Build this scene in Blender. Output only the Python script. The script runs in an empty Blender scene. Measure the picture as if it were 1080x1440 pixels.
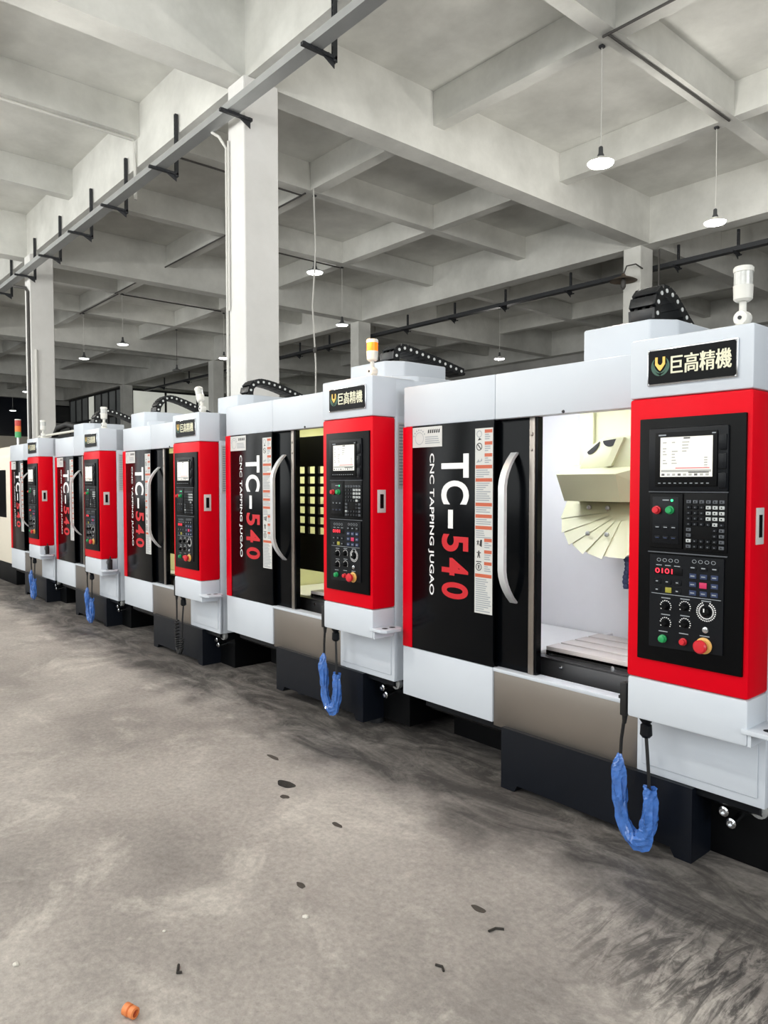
import bpy, bmesh, math, random
from mathutils import Vector, Matrix
R = math.radians
rnd = random.Random(7)
scene = bpy.context.scene
col = scene.collection

# ------------------------------------------------------------------ camera, world, exposure
FPX = 1030.0
cam_d = bpy.data.cameras.new('camera')
cam_d.sensor_fit = 'VERTICAL'; cam_d.sensor_height = 36.0
cam_d.lens = 36.0 * FPX / 1440.0
cam_d.clip_start = 0.05; cam_d.clip_end = 300
cam = bpy.data.objects.new('camera', cam_d); col.objects.link(cam)
YAW = math.atan2(885.0, 1030.0)
PITCH = math.atan(40.0 / FPX)
cam.location = (0, 0, 1.5)
fw = Vector((-math.cos(YAW) * math.cos(PITCH), math.sin(YAW) * math.cos(PITCH), -math.sin(PITCH)))
cam.rotation_euler = fw.to_track_quat('-Z', 'Y').to_euler()
scene.camera = cam
w = bpy.data.worlds.new('world'); scene.world = w
w.use_nodes = True
w.node_tree.nodes['Background'].inputs[0].default_value = (0.55, 0.6, 0.7, 1)
w.node_tree.nodes['Background'].inputs[1].default_value = 0.15
scene.view_settings.view_transform = 'Standard'
scene.view_settings.look = 'None'
scene.view_settings.gamma = 1.0
scene.view_settings.use_curve_mapping = False
scene.view_settings.exposure = 0.1
LAMP_W = 150.0      # power of one hall lamp
ADDED_DAY_W = 165.0       # daylight of one window added behind the camera to light the machine fronts
ADDED_WIN_X = (1.2, -5.6, -12.4, -19.2, -26.0)
for wx in ADDED_WIN_X:
    ad = bpy.data.lights.new('window_daylight', 'AREA'); ad.shape = 'RECTANGLE'; ad.size = 5.0; ad.size_y = 4.4; ad.energy = ADDED_DAY_W; ad.color = (0.90, 0.95, 1.0)
    ao = bpy.data.objects.new('window_daylight', ad); col.objects.link(ao); ao.location = (wx, -4.55, 3.9); ao.rotation_euler = (R(90), 0, 0)
ad = bpy.data.lights.new('window_daylight', 'AREA'); ad.shape = 'RECTANGLE'; ad.size = 7.0; ad.size_y = 4.4; ad.energy = 560.0; ad.color = (0.92, 0.96, 1.0)  # added light from an unseen right-hand window, brightens the right-facing sides
ao = bpy.data.objects.new('window_daylight', ad); col.objects.link(ao); ao.location = (10.4, 0.2, 3.9); ao.rotation_euler = (R(90), 0, R(90))

# ------------------------------------------------------------------ helpers
def lin(c):
    c = c / 255.0
    return c / 12.92 if c <= 0.04045 else ((c + 0.055) / 1.055) ** 2.4
def rgb(t): return (lin(t[0]), lin(t[1]), lin(t[2]), 1.0)

def mat(name, color, rough=0.5, metal=0.0, emit=0.0, coat=0.0, vary=0.05, scale=8.0, bump=0.0, alpha=1.0, trans=0.0, spec=0.5):
    m = bpy.data.materials.new(name); m.use_nodes = True
    nt = m.node_tree; b = nt.nodes['Principled BSDF']
    c = rgb(color)
    b.inputs['Roughness'].default_value = rough
    b.inputs['Metallic'].default_value = metal
    b.inputs['Coat Weight'].default_value = coat
    b.inputs['Coat Roughness'].default_value = 0.05
    b.inputs['Specular IOR Level'].default_value = spec
    b.inputs['Transmission Weight'].default_value = trans
    b.inputs['Alpha'].default_value = alpha
    tc = nt.nodes.new('ShaderNodeTexCoord')
    nz = nt.nodes.new('ShaderNodeTexNoise'); nz.inputs['Scale'].default_value = scale; nz.inputs['Detail'].default_value = 4
    nt.links.new(tc.outputs['Object'], nz.inputs['Vector'])
    mx = nt.nodes.new('ShaderNodeMix'); mx.data_type = 'RGBA'
    mx.inputs['A'].default_value = tuple(min(1, x * (1 - vary)) for x in c[:3]) + (1,)
    mx.inputs['B'].default_value = tuple(min(1, x * (1 + vary)) for x in c[:3]) + (1,)
    nt.links.new(nz.outputs['Fac'], mx.inputs['Factor'])
    nt.links.new(mx.outputs['Result'], b.inputs['Base Color'])
    if emit > 0:
        nt.links.new(mx.outputs['Result'], b.inputs['Emission Color'])
        b.inputs['Emission Strength'].default_value = emit
    if bump > 0:
        bp = nt.nodes.new('ShaderNodeBump'); bp.inputs['Strength'].default_value = bump; bp.inputs['Distance'].default_value = 0.02
        nt.links.new(nz.outputs['Fac'], bp.inputs['Height']); nt.links.new(bp.outputs['Normal'], b.inputs['Normal'])
    return m

class MB:
    def __init__(s): s.v = []; s.f = []; s.m = []
    def add(s, vs, fs, m=0):
        o = len(s.v); s.v += [tuple(p) for p in vs]
        for f in fs: s.f.append(tuple(i + o for i in f)); s.m.append(m)
        return s
    def box(s, x0, x1, y0, y1, z0, z1, m=0, bev=0.0, seg=2):
        if bev <= 0:
            vs = [(x, y, z) for x in (x0, x1) for y in (y0, y1) for z in (z0, z1)]
            return s.add(vs, [(0,1,3,2),(4,6,7,5),(0,4,5,1),(2,3,7,6),(0,2,6,4),(1,5,7,3)], m)
        bm = bmesh.new(); bmesh.ops.create_cube(bm, size=1)
        for v in bm.verts:
            v.co = Vector(((x0+x1)/2 + v.co.x*(x1-x0), (y0+y1)/2 + v.co.y*(y1-y0), (z0+z1)/2 + v.co.z*(z1-z0)))
        bmesh.ops.bevel(bm, geom=bm.edges[:], offset=bev, segments=seg, affect='EDGES', profile=0.5)
        return s.bm(bm, m)
    def bm(s, bm, m=0):
        bm.verts.index_update()
        s.add([v.co[:] for v in bm.verts], [[v.index for v in f.verts] for f in bm.faces], m); bm.free(); return s
    def prism(s, pts, ax, a0, a1, m=0, bev=0.0):
        def P(p, a): return {'x': (a, p[0], p[1]), 'y': (p[0], a, p[1]), 'z': (p[0], p[1], a)}[ax]
        n = len(pts)
        vs = [P(p, a0) for p in pts] + [P(p, a1) for p in pts]
        fs = [tuple(range(n)), tuple(range(2*n-1, n-1, -1))] + [(i, (i+1) % n, n + (i+1) % n, n + i) for i in range(n)]
        if bev <= 0: return s.add(vs, fs, m)
        bm = bmesh.new(); bv = [bm.verts.new(v) for v in vs]
        for f in fs: bm.faces.new([bv[i] for i in f])
        bmesh.ops.bevel(bm, geom=bm.edges[:], offset=bev, segments=2, affect='EDGES', profile=0.5)
        return s.bm(bm, m)
    def cyl(s, p0, p1, r0, r1=None, n=16, m=0):
        r1 = r0 if r1 is None else r1
        return s.tube([p0, p1], [r0, r1], n, m)
    def tube(s, pts, r, n=8, m=0, cap=True):
        pts = [Vector(p) for p in pts]; k = len(pts)
        rs = r if isinstance(r, (list, tuple)) else [r] * k
        d0 = (pts[1] - pts[0]).normalized()
        a = Vector((0, 0, 1)) if abs(d0.z) < 0.9 else Vector((1, 0, 0))
        u = d0.cross(a).normalized(); vs = []; fs = []
        for i, p in enumerate(pts):
            t = (pts[min(i+1, k-1)] - pts[max(i-1, 0)])
            if t.length < 1e-9: t = d0
            t.normalize()
            u = (u - t * u.dot(t)).normalized(); w2 = t.cross(u)
            for j in range(n):
                an = 2 * math.pi * j / n
                vs.append(p + (u * math.cos(an) + w2 * math.sin(an)) * rs[i])
        for i in range(k-1):
            for j in range(n):
                fs.append((i*n+j, i*n+(j+1) % n, (i+1)*n+(j+1) % n, (i+1)*n+j))
        if cap: fs.append(tuple(range(n-1, -1, -1))); fs.append(tuple(range((k-1)*n, k*n)))
        return s.add(vs, fs, m)
    def lathe(s, prof, c=(0, 0, 0), n=24, m=0, axis='z'):
        # prof [(r, h)] from one end to the other
        vs = []; fs = []
        for r, h in prof:
            for j in range(n):
                a = 2 * math.pi * j / n; p, q = r * math.cos(a), r * math.sin(a)
                vs.append({'z': (c[0]+p, c[1]+q, c[2]+h), 'y': (c[0]+p, c[1]+h, c[2]+q), 'x': (c[0]+h, c[1]+p, c[2]+q)}[axis])
        for i in range(len(prof)-1):
            for j in range(n): fs.append((i*n+j, i*n+(j+1) % n, (i+1)*n+(j+1) % n, (i+1)*n+j))
        if prof[0][0] > 1e-6: fs.append(tuple(range(n)))
        if prof[-1][0] > 1e-6: fs.append(tuple(range((len(prof)-1)*n, len(prof)*n)))
        return s.add(vs, fs, m)
    def rect(s, x0, x1, z0, z1, y, m=0):   # flat print facing -Y
        return s.add([(x0, y, z0), (x1, y, z0), (x1, y, z1), (x0, y, z1)], [(0, 1, 2, 3)], m)
    def mesh(s, name, mats, off=(0, 0, 0), smooth=True):
        me = bpy.data.meshes.new(name)
        me.from_pydata([(v[0]-off[0], v[1]-off[1], v[2]-off[2]) for v in s.v], [], s.f)
        for mm in (mats if isinstance(mats, (list, tuple)) else [mats]): me.materials.append(mm)
        me.polygons.foreach_set('material_index', s.m)
        bm = bmesh.new(); bm.from_mesh(me); bmesh.ops.recalc_face_normals(bm, faces=bm.faces[:]); bm.to_mesh(me); bm.free()
        if smooth:
            me.polygons.foreach_set('use_smooth', [True] * len(me.polygons))
            me.set_sharp_from_angle(angle=R(38))
        me.update(); return me

def link(name, data, parent=None, loc=(0, 0, 0)):
    o = bpy.data.objects.new(name, data); col.objects.link(o); o.location = loc
    if parent is not None: o.parent = parent
    return o
def obj(name, mb, mats, parent=None, loc=(0, 0, 0), off=None):
    return link(name, mb.mesh(name, mats, off if off else loc if parent is None else (0, 0, 0)), parent, loc)
def tag(o, label, cat, group=None):
    o['label'] = label; o['category'] = cat
    if group: o['group'] = group
    return o
def struct(o, label=None):
    o['kind'] = 'structure'
    if label: o['label'] = label
    return o
def empty(name, loc):
    o = bpy.data.objects.new(name, None); o.location = loc; o.empty_display_size = 0.2; col.objects.link(o); return o

_tx = {}
def text_geo(body, bold=0.0):
    k = (body, bold)
    if k not in _tx:
        c = bpy.data.curves.new('txt', 'FONT'); c.body = body; c.offset = bold; c.resolution_u = 6
        o = bpy.data.objects.new('txt', c); col.objects.link(o); bpy.context.view_layer.update()
        e = o.evaluated_get(bpy.context.evaluated_depsgraph_get()); me = e.to_mesh()
        vs = [(v.co.x, v.co.y) for v in me.vertices]; fs = [tuple(p.vertices) for p in me.polygons]
        e.to_mesh_clear(); bpy.data.objects.remove(o); bpy.data.curves.remove(c)
        x0 = min(v[0] for v in vs); x1 = max(v[0] for v in vs); y0 = min(v[1] for v in vs); y1 = max(v[1] for v in vs)
        _tx[k] = ([((a-x0)/(x1-x0), (b-y0)/(y1-y0)) for a, b in vs], fs)
    return _tx[k]
def text_h(mb, body, x0, x1, z0, z1, y, m=0, bold=0.0):      # upright lettering on a face looking to -Y
    vs, fs = text_geo(body, bold)
    mb.add([(x0 + a*(x1-x0), y, z0 + b*(z1-z0)) for a, b in vs], fs, m)
def text_v(mb, body, x0, x1, ztop, zbot, y, m=0, bold=0.0):  # lettering turned to read downwards
    vs, fs = text_geo(body, bold)
    mb.add([(x0 + b*(x1-x0), y, ztop + a*(zbot-ztop)) for a, b in vs], fs, m)

# ------------------------------------------------------------------ materials
M = {}
M['white'] = mat('white_enamel', (205, 211, 219), 0.38, coat=0.0, spec=0.2, vary=0.015)
M['cream'] = mat('cream_enamel', (192, 192, 160), 0.4, vary=0.03)
M['liner'] = mat('liner_white', (240, 240, 242), 0.45, vary=0.03)
M['red'] = mat('red_enamel', (218, 1, 26), 0.38, coat=0.0, spec=0.10, vary=0.04)
M['black'] = mat('black_gloss', (4, 6, 9), 0.2, spec=0.12, vary=0.15)
M['blackm'] = mat('black_matte', (5, 6, 8), 0.5, spec=0.15, vary=0.15)
M['panel'] = mat('panel_black', (4, 5, 7), 0.4, spec=0.12, vary=0.2)
M['slate'] = mat('slate_grey_plastic', (11, 14, 19), 0.4, spec=0.2, vary=0.1)
M['navy'] = mat('navy_base', (10, 15, 24), 0.42, spec=0.3, vary=0.2, scale=4)
M['steel'] = mat('brushed_steel', (150, 143, 136), 0.38, metal=0.9, vary=0.08, scale=3)
M['dsteel'] = mat('dark_steel', (92, 92, 94), 0.4, metal=0.8, vary=0.1, scale=3)
M['chrome'] = mat('chrome', (205, 207, 210), 0.18, metal=1.0)
M['alu'] = mat('satin_aluminium', (222, 224, 226), 0.35, metal=0.45)
M['plate'] = mat('label_silver', (205, 205, 202), 0.4, vary=0.03)
M['wprint'] = mat('white_print', (236, 236, 236), 0.5, vary=0.01)
M['rprint'] = mat('red_print', (196, 12, 28), 0.45, vary=0.02)
M['oprint'] = mat('orange_print', (192, 92, 62), 0.5, vary=0.05)
M['gprint'] = mat('grey_print', (150, 156, 162), 0.5, vary=0.05)
M['kprint'] = mat('black_print', (28, 28, 30), 0.5)
M['gold'] = mat('gold_emblem', (214, 176, 86), 0.35, metal=0.4)
M['green'] = mat('green_emblem', (40, 84, 66), 0.4)
M['cjk'] = mat('ivory_lettering', (232, 228, 200), 0.4)
M['screen'] = mat('lit_screen', (150, 148, 142), 0.4, emit=2.3, vary=0.02)
M['scr_line'] = mat('screen_grey', (110, 110, 106), 0.4, emit=2.0)
M['scr_red'] = mat('screen_red', (150, 84, 84), 0.4, emit=1.5)
M['scr_dark'] = mat('screen_dark', (70, 70, 68), 0.4, emit=1.0)
M['led'] = mat('red_digits', (255, 40, 60), 0.4, emit=1.6)
M['ledg'] = mat('green_led', (60, 235, 150), 0.4, emit=1.0)
M['keyw'] = mat('white_keycap', (186, 190, 190), 0.5)
M['keyg'] = mat('grey_keycap', (78, 82, 88), 0.5)
M['keyb'] = mat('blue_keycap', (34, 50, 86), 0.5)
M['keyy'] = mat('yellow_keycap', (150, 144, 46), 0.5)
M['keyp'] = mat('pink_keycap', (190, 36, 86), 0.5, emit=0.1)
M['bred'] = mat('red_button', (206, 34, 46), 0.35)
M['bgrn'] = mat('green_button', (26, 150, 84), 0.35)
M['estop'] = mat('estop_collar', (222, 172, 96), 0.4)
M['bag'] = mat('blue_plastic_film', (70, 122, 204), 0.14, coat=1.0, vary=0.4, scale=35, bump=0.25, alpha=0.78)
M['rubber'] = mat('black_rubber', (14, 14, 15), 0.55)
M['chain'] = mat('chain_black', (20, 22, 25), 0.4, vary=0.1)
M['dot'] = mat('chain_dot', (222, 224, 222), 0.5)
M['lampw'] = mat('lamp_white_plastic', (226, 225, 218), 0.4, vary=0.02)
M['lens'] = mat('clear_lens', (205, 206, 202), 0.12, coat=0.6, vary=0.25, scale=60)
M['lensor'] = mat('orange_lit_lens', (255, 104, 8), 0.3, emit=1.6)
M['tg'] = mat('tower_green', (60, 150, 90), 0.35, emit=0.15)
M['to'] = mat('tower_orange', (214, 110, 40), 0.35, emit=0.15)
M['tr'] = mat('tower_red', (176, 48, 40), 0.35, emit=0.15)
M['beige'] = mat('beige_enamel', (226, 218, 202), 0.45, vary=0.03)
M['yellowish'] = mat('pale_yellow_liner', (222, 222, 176), 0.5, vary=0.04)
M['dark'] = mat('dark_liner', (22, 24, 20), 0.45)
M['slot'] = mat('slot_dark', (20, 19, 18), 0.5)
M['tabletop'] = mat('ground_cast_iron', (206, 200, 198), 0.45, metal=0.1, vary=0.06)
M['galv'] = mat('galvanised_steel', (176, 178, 178), 0.45, metal=0.5, vary=0.1, scale=5)
M['strut'] = mat('dark_strut', (38, 40, 44), 0.5)
M['conduit'] = mat('white_conduit', (206, 205, 200), 0.5)
M['conduitd'] = mat('dark_conduit', (70, 68, 66), 0.55)
M['dish'] = mat('lamp_dish', (70, 72, 74), 0.45)
M['glow'] = mat('lamp_diffuser', (255, 255, 255), 0.5, emit=14.0)
M['glowd'] = mat('lamp_diffuser_dim', (235, 240, 240), 0.5, emit=1.4)
M['unlit'] = mat('lamp_unlit', (120, 120, 118), 0.5)
M['rust'] = mat('rusty_dish', (92, 80, 68), 0.7, vary=0.3, scale=30)
M['frame'] = mat('dark_window_frame', (26, 28, 30), 0.5)
M['pane'] = mat('office_pane_lit', (214, 216, 206), 0.25, emit=0.5, vary=0.22, scale=0.8)
M['paned'] = mat('office_pane_dim', (120, 124, 124), 0.2, emit=0.08, vary=0.4, scale=0.9)
M['paneN'] = mat('night_glass', (14, 20, 34), 0.15)
M['oil'] = mat('oil', (24, 20, 17), 0.22, vary=0.2)
M['dull'] = mat('dull_stain', (70, 64, 58), 0.7, vary=0.3, scale=60)
M['chip'] = mat('chip_white', (212, 208, 198), 0.6)
M['twig'] = mat('twig_dark', (40, 36, 32), 0.7)
M['orange'] = mat('orange_plastic', (226, 132, 74), 0.45)
M['orange2'] = mat('orange_dark', (176, 74, 44), 0.5)

def plaster(name, c0, c1, sc, bump):
    m = bpy.data.materials.new(name); m.use_nodes = True; nt = m.node_tree; b = nt.nodes['Principled BSDF']; L = nt.links.new
    b.inputs['Roughness'].default_value = 0.85; b.inputs['Specular IOR Level'].default_value = 0.2
    tc = nt.nodes.new('ShaderNodeTexCoord')
    n1 = nt.nodes.new('ShaderNodeTexNoise'); n1.inputs['Scale'].default_value = sc; n1.inputs['Detail'].default_value = 8; n1.inputs['Roughness'].default_value = 0.65
    n2 = nt.nodes.new('ShaderNodeTexNoise'); n2.inputs['Scale'].default_value = sc * 9; n2.inputs['Detail'].default_value = 5
    L(tc.outputs['Object'], n1.inputs['Vector']); L(tc.outputs['Object'], n2.inputs['Vector'])
    r = nt.nodes.new('ShaderNodeValToRGB'); r.color_ramp.elements[0].position = 0.35; r.color_ramp.elements[1].position = 0.7
    r.color_ramp.elements[0].color = rgb(c0); r.color_ramp.elements[1].color = rgb(c1)
    L(n1.outputs['Fac'], r.inputs['Fac']); L(r.outputs['Color'], b.inputs['Base Color'])
    bp = nt.nodes.new('ShaderNodeBump'); bp.inputs['Strength'].default_value = bump; bp.inputs['Distance'].default_value = 0.03
    L(n2.outputs['Fac'], bp.inputs['Height']); L(bp.outputs['Normal'], b.inputs['Normal'])
    return m
M['ceil'] = plaster('whitewashed_concrete', (192, 192, 187), (229, 229, 224), 0.55, 0.15)
M['colpl'] = plaster('column_paint', (214, 213, 210), (230, 229, 227), 0.8, 0.08)
M['wall'] = plaster('grey_plaster_wall', (150, 150, 147), (186, 185, 182), 0.4, 0.1)

def floor_mat():
    m = bpy.data.materials.new('stained_concrete'); m.use_nodes = True; nt = m.node_tree; b = nt.nodes['Principled BSDF']; L = nt.links.new
    N = nt.nodes.new
    tc = N('ShaderNodeTexCoord')
    def noise(scale, det=6, rough=0.6, vec=None, dist=0.0):
        n = N('ShaderNodeTexNoise'); n.inputs['Scale'].default_value = scale; n.inputs['Detail'].default_value = det
        n.inputs['Roughness'].default_value = rough; n.inputs['Distortion'].default_value = dist
        L(vec if vec else tc.outputs['Object'], n.inputs['Vector']); return n.outputs['Fac']
    def ramp(fac, stops):
        r = N('ShaderNodeValToRGB'); e = r.color_ramp.elements
        while len(e) < len(stops): e.new(0.5)
        for i, (p, c) in enumerate(stops): e[i].position = p; e[i].color = c
        L(fac, r.inputs['Fac']); return r.outputs['Color']
    def mixc(kind, fac, a, bb):
        x = N('ShaderNodeMix'); x.data_type = 'RGBA'; x.blend_type = kind
        if isinstance(fac, float): x.inputs['Factor'].default_value = fac
        else: L(fac, x.inputs['Factor'])
        for s, v in (('A', a), ('B', bb)):
            if isinstance(v, tuple): x.inputs[s].default_value = v
            else: L(v, x.inputs[s])
        return x.outputs['Result']
    def math_(op, a, bb=0.0, clamp=False):
        x = N('ShaderNodeMath'); x.operation = op; x.use_clamp = clamp
        for i, v in ((0, a), (1, bb)):
            if isinstance(v, (int, float)): x.inputs[i].default_value = v
            else: L(v, x.inputs[i])
        return x.outputs[0]
    G = lambda v: (v, v, v, 1)
    base = ramp(noise(0.9, 8, 0.62), [(0.30, rgb((132, 126, 122))), (0.5, rgb((166, 159, 153))), (0.72, rgb((190, 183, 176)))])
    patch = ramp(noise(1.7, 10, 0.72, dist=0.6), [(0.52, G(0)), (0.66, G(1))])
    c = mixc('MIX', math_('MULTIPLY', patch, 0.6), base, rgb((214, 207, 198)))
    fine = ramp(noise(38, 6, 0.7), [(0.3, G(0.74)), (0.7, G(1.14))])
    c = mixc('MULTIPLY', 1.0, c, fine)
    speck = ramp(noise(120, 3, 0.6), [(0.27, G(0.55)), (0.36, G(1.0))])
    c = mixc('MULTIPLY', 0.7, c, speck)
    # dirt and scuffing plus the machines' shade, painted into the strip along them
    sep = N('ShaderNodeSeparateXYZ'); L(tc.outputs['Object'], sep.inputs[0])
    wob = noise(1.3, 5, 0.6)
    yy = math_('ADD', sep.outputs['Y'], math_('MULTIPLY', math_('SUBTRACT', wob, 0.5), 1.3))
    dirt_shade_band = math_('MULTIPLY', math_('SUBTRACT', yy, 2.15, True), 3.0, True)
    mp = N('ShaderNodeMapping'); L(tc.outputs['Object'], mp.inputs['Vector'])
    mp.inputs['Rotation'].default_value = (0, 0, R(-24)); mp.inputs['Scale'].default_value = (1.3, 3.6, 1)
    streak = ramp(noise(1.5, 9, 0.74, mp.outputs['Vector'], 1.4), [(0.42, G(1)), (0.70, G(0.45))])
    c = mixc('MIX', math_('MULTIPLY', math_('MULTIPLY', dirt_shade_band, streak), 0.86), c, rgb((34, 32, 32)))
    # dark tyre scuffs in front of the machine standing closest to the aisle end
    mp2 = N('ShaderNodeMapping'); L(tc.outputs['Object'], mp2.inputs['Vector'])
    mp2.inputs['Rotation'].default_value = (0, 0, R(12)); mp2.inputs['Scale'].default_value = (6.5, 1.3, 1)
    st2 = ramp(noise(2.6, 8, 0.72, mp2.outputs['Vector'], 1.6), [(0.42, G(1)), (0.56, G(0))])
    dx = math_('SUBTRACT', sep.outputs['X'], -0.85); dy = math_('SUBTRACT', sep.outputs['Y'], 2.2)
    d2 = math_('ADD', math_('MULTIPLY', math_('MULTIPLY', dx, dx), 1.6), math_('MULTIPLY', math_('MULTIPLY', dy, dy), 5.0))
    blob = math_('SUBTRACT', 1.0, d2, True)
    c = mixc('MIX', math_('MULTIPLY', math_('MULTIPLY', blob, st2), 0.9, True), c, rgb((44, 42, 42)))
    L(c, b.inputs['Base Color'])
    ro = ramp(noise(2.5, 6), [(0.3, G(0.5)), (0.7, G(0.75))]); L(ro, b.inputs['Roughness'])
    b.inputs['Specular IOR Level'].default_value = 0.35
    bp = N('ShaderNodeBump'); bp.inputs['Strength'].default_value = 0.25; bp.inputs['Distance'].default_value = 0.01
    L(noise(60, 6), bp.inputs['Height']); L(bp.outputs['Normal'], b.inputs['Normal'])
    return m
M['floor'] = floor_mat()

# ------------------------------------------------------------------ the hall
XM = [10.29, 1.17, -7.95, -17.07, -26.19, -35.31, -44.43]
YM = [-4.45, 4.69, 13.83, 22.97]
ZS, ZB, ZM = 7.19, 6.70, 6.28
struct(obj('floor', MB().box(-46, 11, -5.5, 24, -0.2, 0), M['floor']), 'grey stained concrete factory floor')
ceil = struct(obj('ceiling', MB().box(-46, 11, -5.5, 24, ZS, ZS + 0.2), M['ceil']), 'whitewashed concrete ceiling slab with a grid of beams')
HW = 0.175
for y in YM:
    for i in range(len(XM) - 1):
        obj('main_beam', MB().box(XM[i+1], XM[i], y - HW, y + HW, ZM, ZS), M['ceil'], ceil)
for x in XM:
    for j in range(len(YM) - 1):
        obj('main_beam', MB().box(x - HW, x + HW, YM[j] + HW, YM[j+1] - HW, ZM + 0.004, ZS), M['ceil'], ceil)
SW = 0.11
for i in range(len(XM) - 1):
    for t in (1, 2):
        x = XM[i] + (XM[i+1] - XM[i]) * t / 3
        for j in range(len(YM) - 1):
            obj('cross_beam', MB().box(x - SW, x + SW, YM[j] + HW, YM[j+1] - HW, ZB, ZS), M['ceil'], ceil)
for j in range(len(YM) - 1):
    for t in (1, 2):
        y = YM[j] + (YM[j+1] - YM[j]) * t / 3
        for i in range(len(XM) - 1):
            obj('cross_beam', MB().box(XM[i+1] + HW, XM[i] - HW, y - SW, y + SW, ZB + 0.005, ZS), M['ceil'], ceil)
def wall(name, b): return struct(obj(name, MB().box(*b), M['wall']))
wall('wall_front', (-46, 11, -4.95, -4.65, 0, ZS))
wall('wall_back', (-46, 11, 23.2, 23.5, 0, ZS))
wall('wall_right', (10.5, 10.8, -4.65, 23.2, 0, ZS))
wl = wall('wall_left', (-45.0, -44.7, -4.65, 23.2, 0, ZS))

CW = 0.235; CX = 0.195
col_lab = {(-7.95, 4.69): 'white square concrete column rising behind the second and third machines',
           (-17.07, 4.69): 'white square column with two conduits behind the most distant machines',
           (-7.95, 13.83): 'grey square column with rusty lamp beyond the cable chain',
           (-17.07, 13.83): 'grey square column behind the lit orange signal lamp',
           (-26.19, 13.83): 'distant dim square column beside the lit office panes',
           (-35.31, 13.83): 'distant square column at the corner of the glazed office'}
columns = {}
for x in XM:
    for y in YM:
        if (x, y) in col_lab:
            cx = {(-7.95, 4.69): -7.89, (-17.07, 4.69): -16.68, (-7.95, 13.83): -8.12, (-17.07, 13.83): -17.17}.get((x, y), x)
            c = struct(obj('column', MB().box(cx - CX, cx + CX, y - CW, y + CW, 0, ZM, bev=0.012, seg=1), M['colpl'] if y < 10 else M['ceil'], None, (x, y, 0)), col_lab[(x, y)])
            columns[(x, y)] = c
c1 = columns[(-7.95, 4.69)]
def conduit(parent, base, pts, r=0.018, m='conduit'):
    obj('conduit', MB().tube([(p[0]-base[0], p[1]-base[1], p[2]) for p in pts], r, 8), M[m], parent)
fy = 4.69 - CW
conduit(c1, (-7.95, 4.69), [(-8.09, fy - 0.02, 0.1), (-8.09, fy - 0.02, 5.55), (-8.13, 4.36, 5.68), (-8.2, 4.3, 5.74)], 0.018)
conduit(c1, (-7.95, 4.69), [(-8.04, fy - 0.02, 3.6), (-8.04, fy - 0.02, 5.62)], 0.014)
c2 = columns[(-17.07, 4.69)]
conduit(c2, (-17.07, 4.69), [(-16.55, fy - 0.03, 0.1), (-16.55, fy - 0.03, 5.5), (-16.75, fy - 0.03, 5.62), (-17.1, 4.3, 5.70)], 0.03, 'conduitd')
conduit(c2, (-17.07, 4.69), [(-16.47, 4.55, 0.1), (-16.47, 4.55, 4.3)], 0.03)
c3 = columns[(-7.95, 13.83)]
conduit(c3, (-7.95, 13.83), [(-7.7, 13.9, 0.1), (-7.7, 13.9, 6.2)], 0.02, 'conduitd')
# conduits clipped under the beams
def cc(pts, m='conduitd', r=0.016): obj('conduit', MB().tube(pts, r, 6), M[m], ceil)
cc([(-4.88, 7.60, ZB - 0.02), (-4.88, 10.70, ZB - 0.02)]); cc([(-4.95, 7.60, ZB - 0.02), (1.0, 7.60, ZB - 0.02)])
cc([(-11.0, 7.60, ZB - 0.02), (-17.0, 7.60, ZB - 0.02), (-20.1, 7.60, ZB - 0.02)]); cc([(-11.12, 4.9, ZB - 0.02), (-11.12, 7.6, ZB - 0.02)])
cc([(-14.2, 7.75, ZB - 0.02), (-14.2, 10.8, ZB - 0.02)]); cc([(-20.1, 7.75, ZB - 0.02), (-20.1, 10.8, ZB - 0.02)]); cc([(-20.1, 7.68, ZB - 0.02), (-23.2, 7.68, ZB - 0.02)])
cc([(-11.0, -4.2, ZB - 0.02), (-11.0, 4.46, ZB - 0.02), (-11.0, 4.49, ZB - 0.4), (-11.0, 4.49, 5.8)], 'conduit', 0.025)

# glazed office in the far corner, night windows in the end wall
def glazing(name, axis, a0, a1, fixed, z0, z1, cols, rows, pane, label, row_at=None):
    root = empty(name, ((a0+a1)/2, fixed, z0) if axis == 'x' else (fixed, (a0+a1)/2, z0)); struct(root, label)
    ox, oy, oz = root.location
    def bx(p0, p1, q0, q1, t):
        b = MB()
        if axis == 'x': b.box(p0-ox, p1-ox, -t, t, q0-oz, q1-oz)
        else: b.box(-t, t, p0-oy, p1-oy, q0-oz, q1-oz)
        return b
    zs = [z0] + (row_at or [z0 + (z1-z0)*i/rows for i in range(1, rows)]) + [z1]
    for i in range(cols):
        for j in range(len(zs) - 1):
            p0, p1 = a0 + (a1-a0)*i/cols, a0 + (a1-a0)*(i+1)/cols
            obj('pane', bx(p0 + .04, p1 - .04, zs[j] + .04, zs[j+1] - .04, 0.012), pane if not isinstance(pane, list) else pane[(i*3 + j*5) % len(pane)], root)
    for i in range(cols + 1):
        p = a0 + (a1-a0)*i/cols; obj('mullion', bx(p - .05, p + .05, z0, z1, 0.05), M['frame'], root)
    for q in zs: obj('transom', bx(a0 - .05, a1 + .05, q - .05, q + .05, 0.055), M['frame'], root)
    return root
glazing('window_1', 'x', -43.6, -35.6, 13.83, 3.0, 6.2, 8, 2, [M['paned'], M['paned'], M['paned'], M['paned'], M['pane']], 'glazed office front of dim panes left of the distant column', [4.9])
glazing('window_2', 'y', 14.1, 22.7, -35.31, 3.0, 6.1, 5, 2, M['pane'], 'lit pale office glazing right of the distant corner column', [4.75])
glazing('window_3', 'y', 4.0, 11.9, -44.66, 4.2, 6.6, 4, 1, M['paneN'], 'dark night window high in the end wall')
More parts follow.
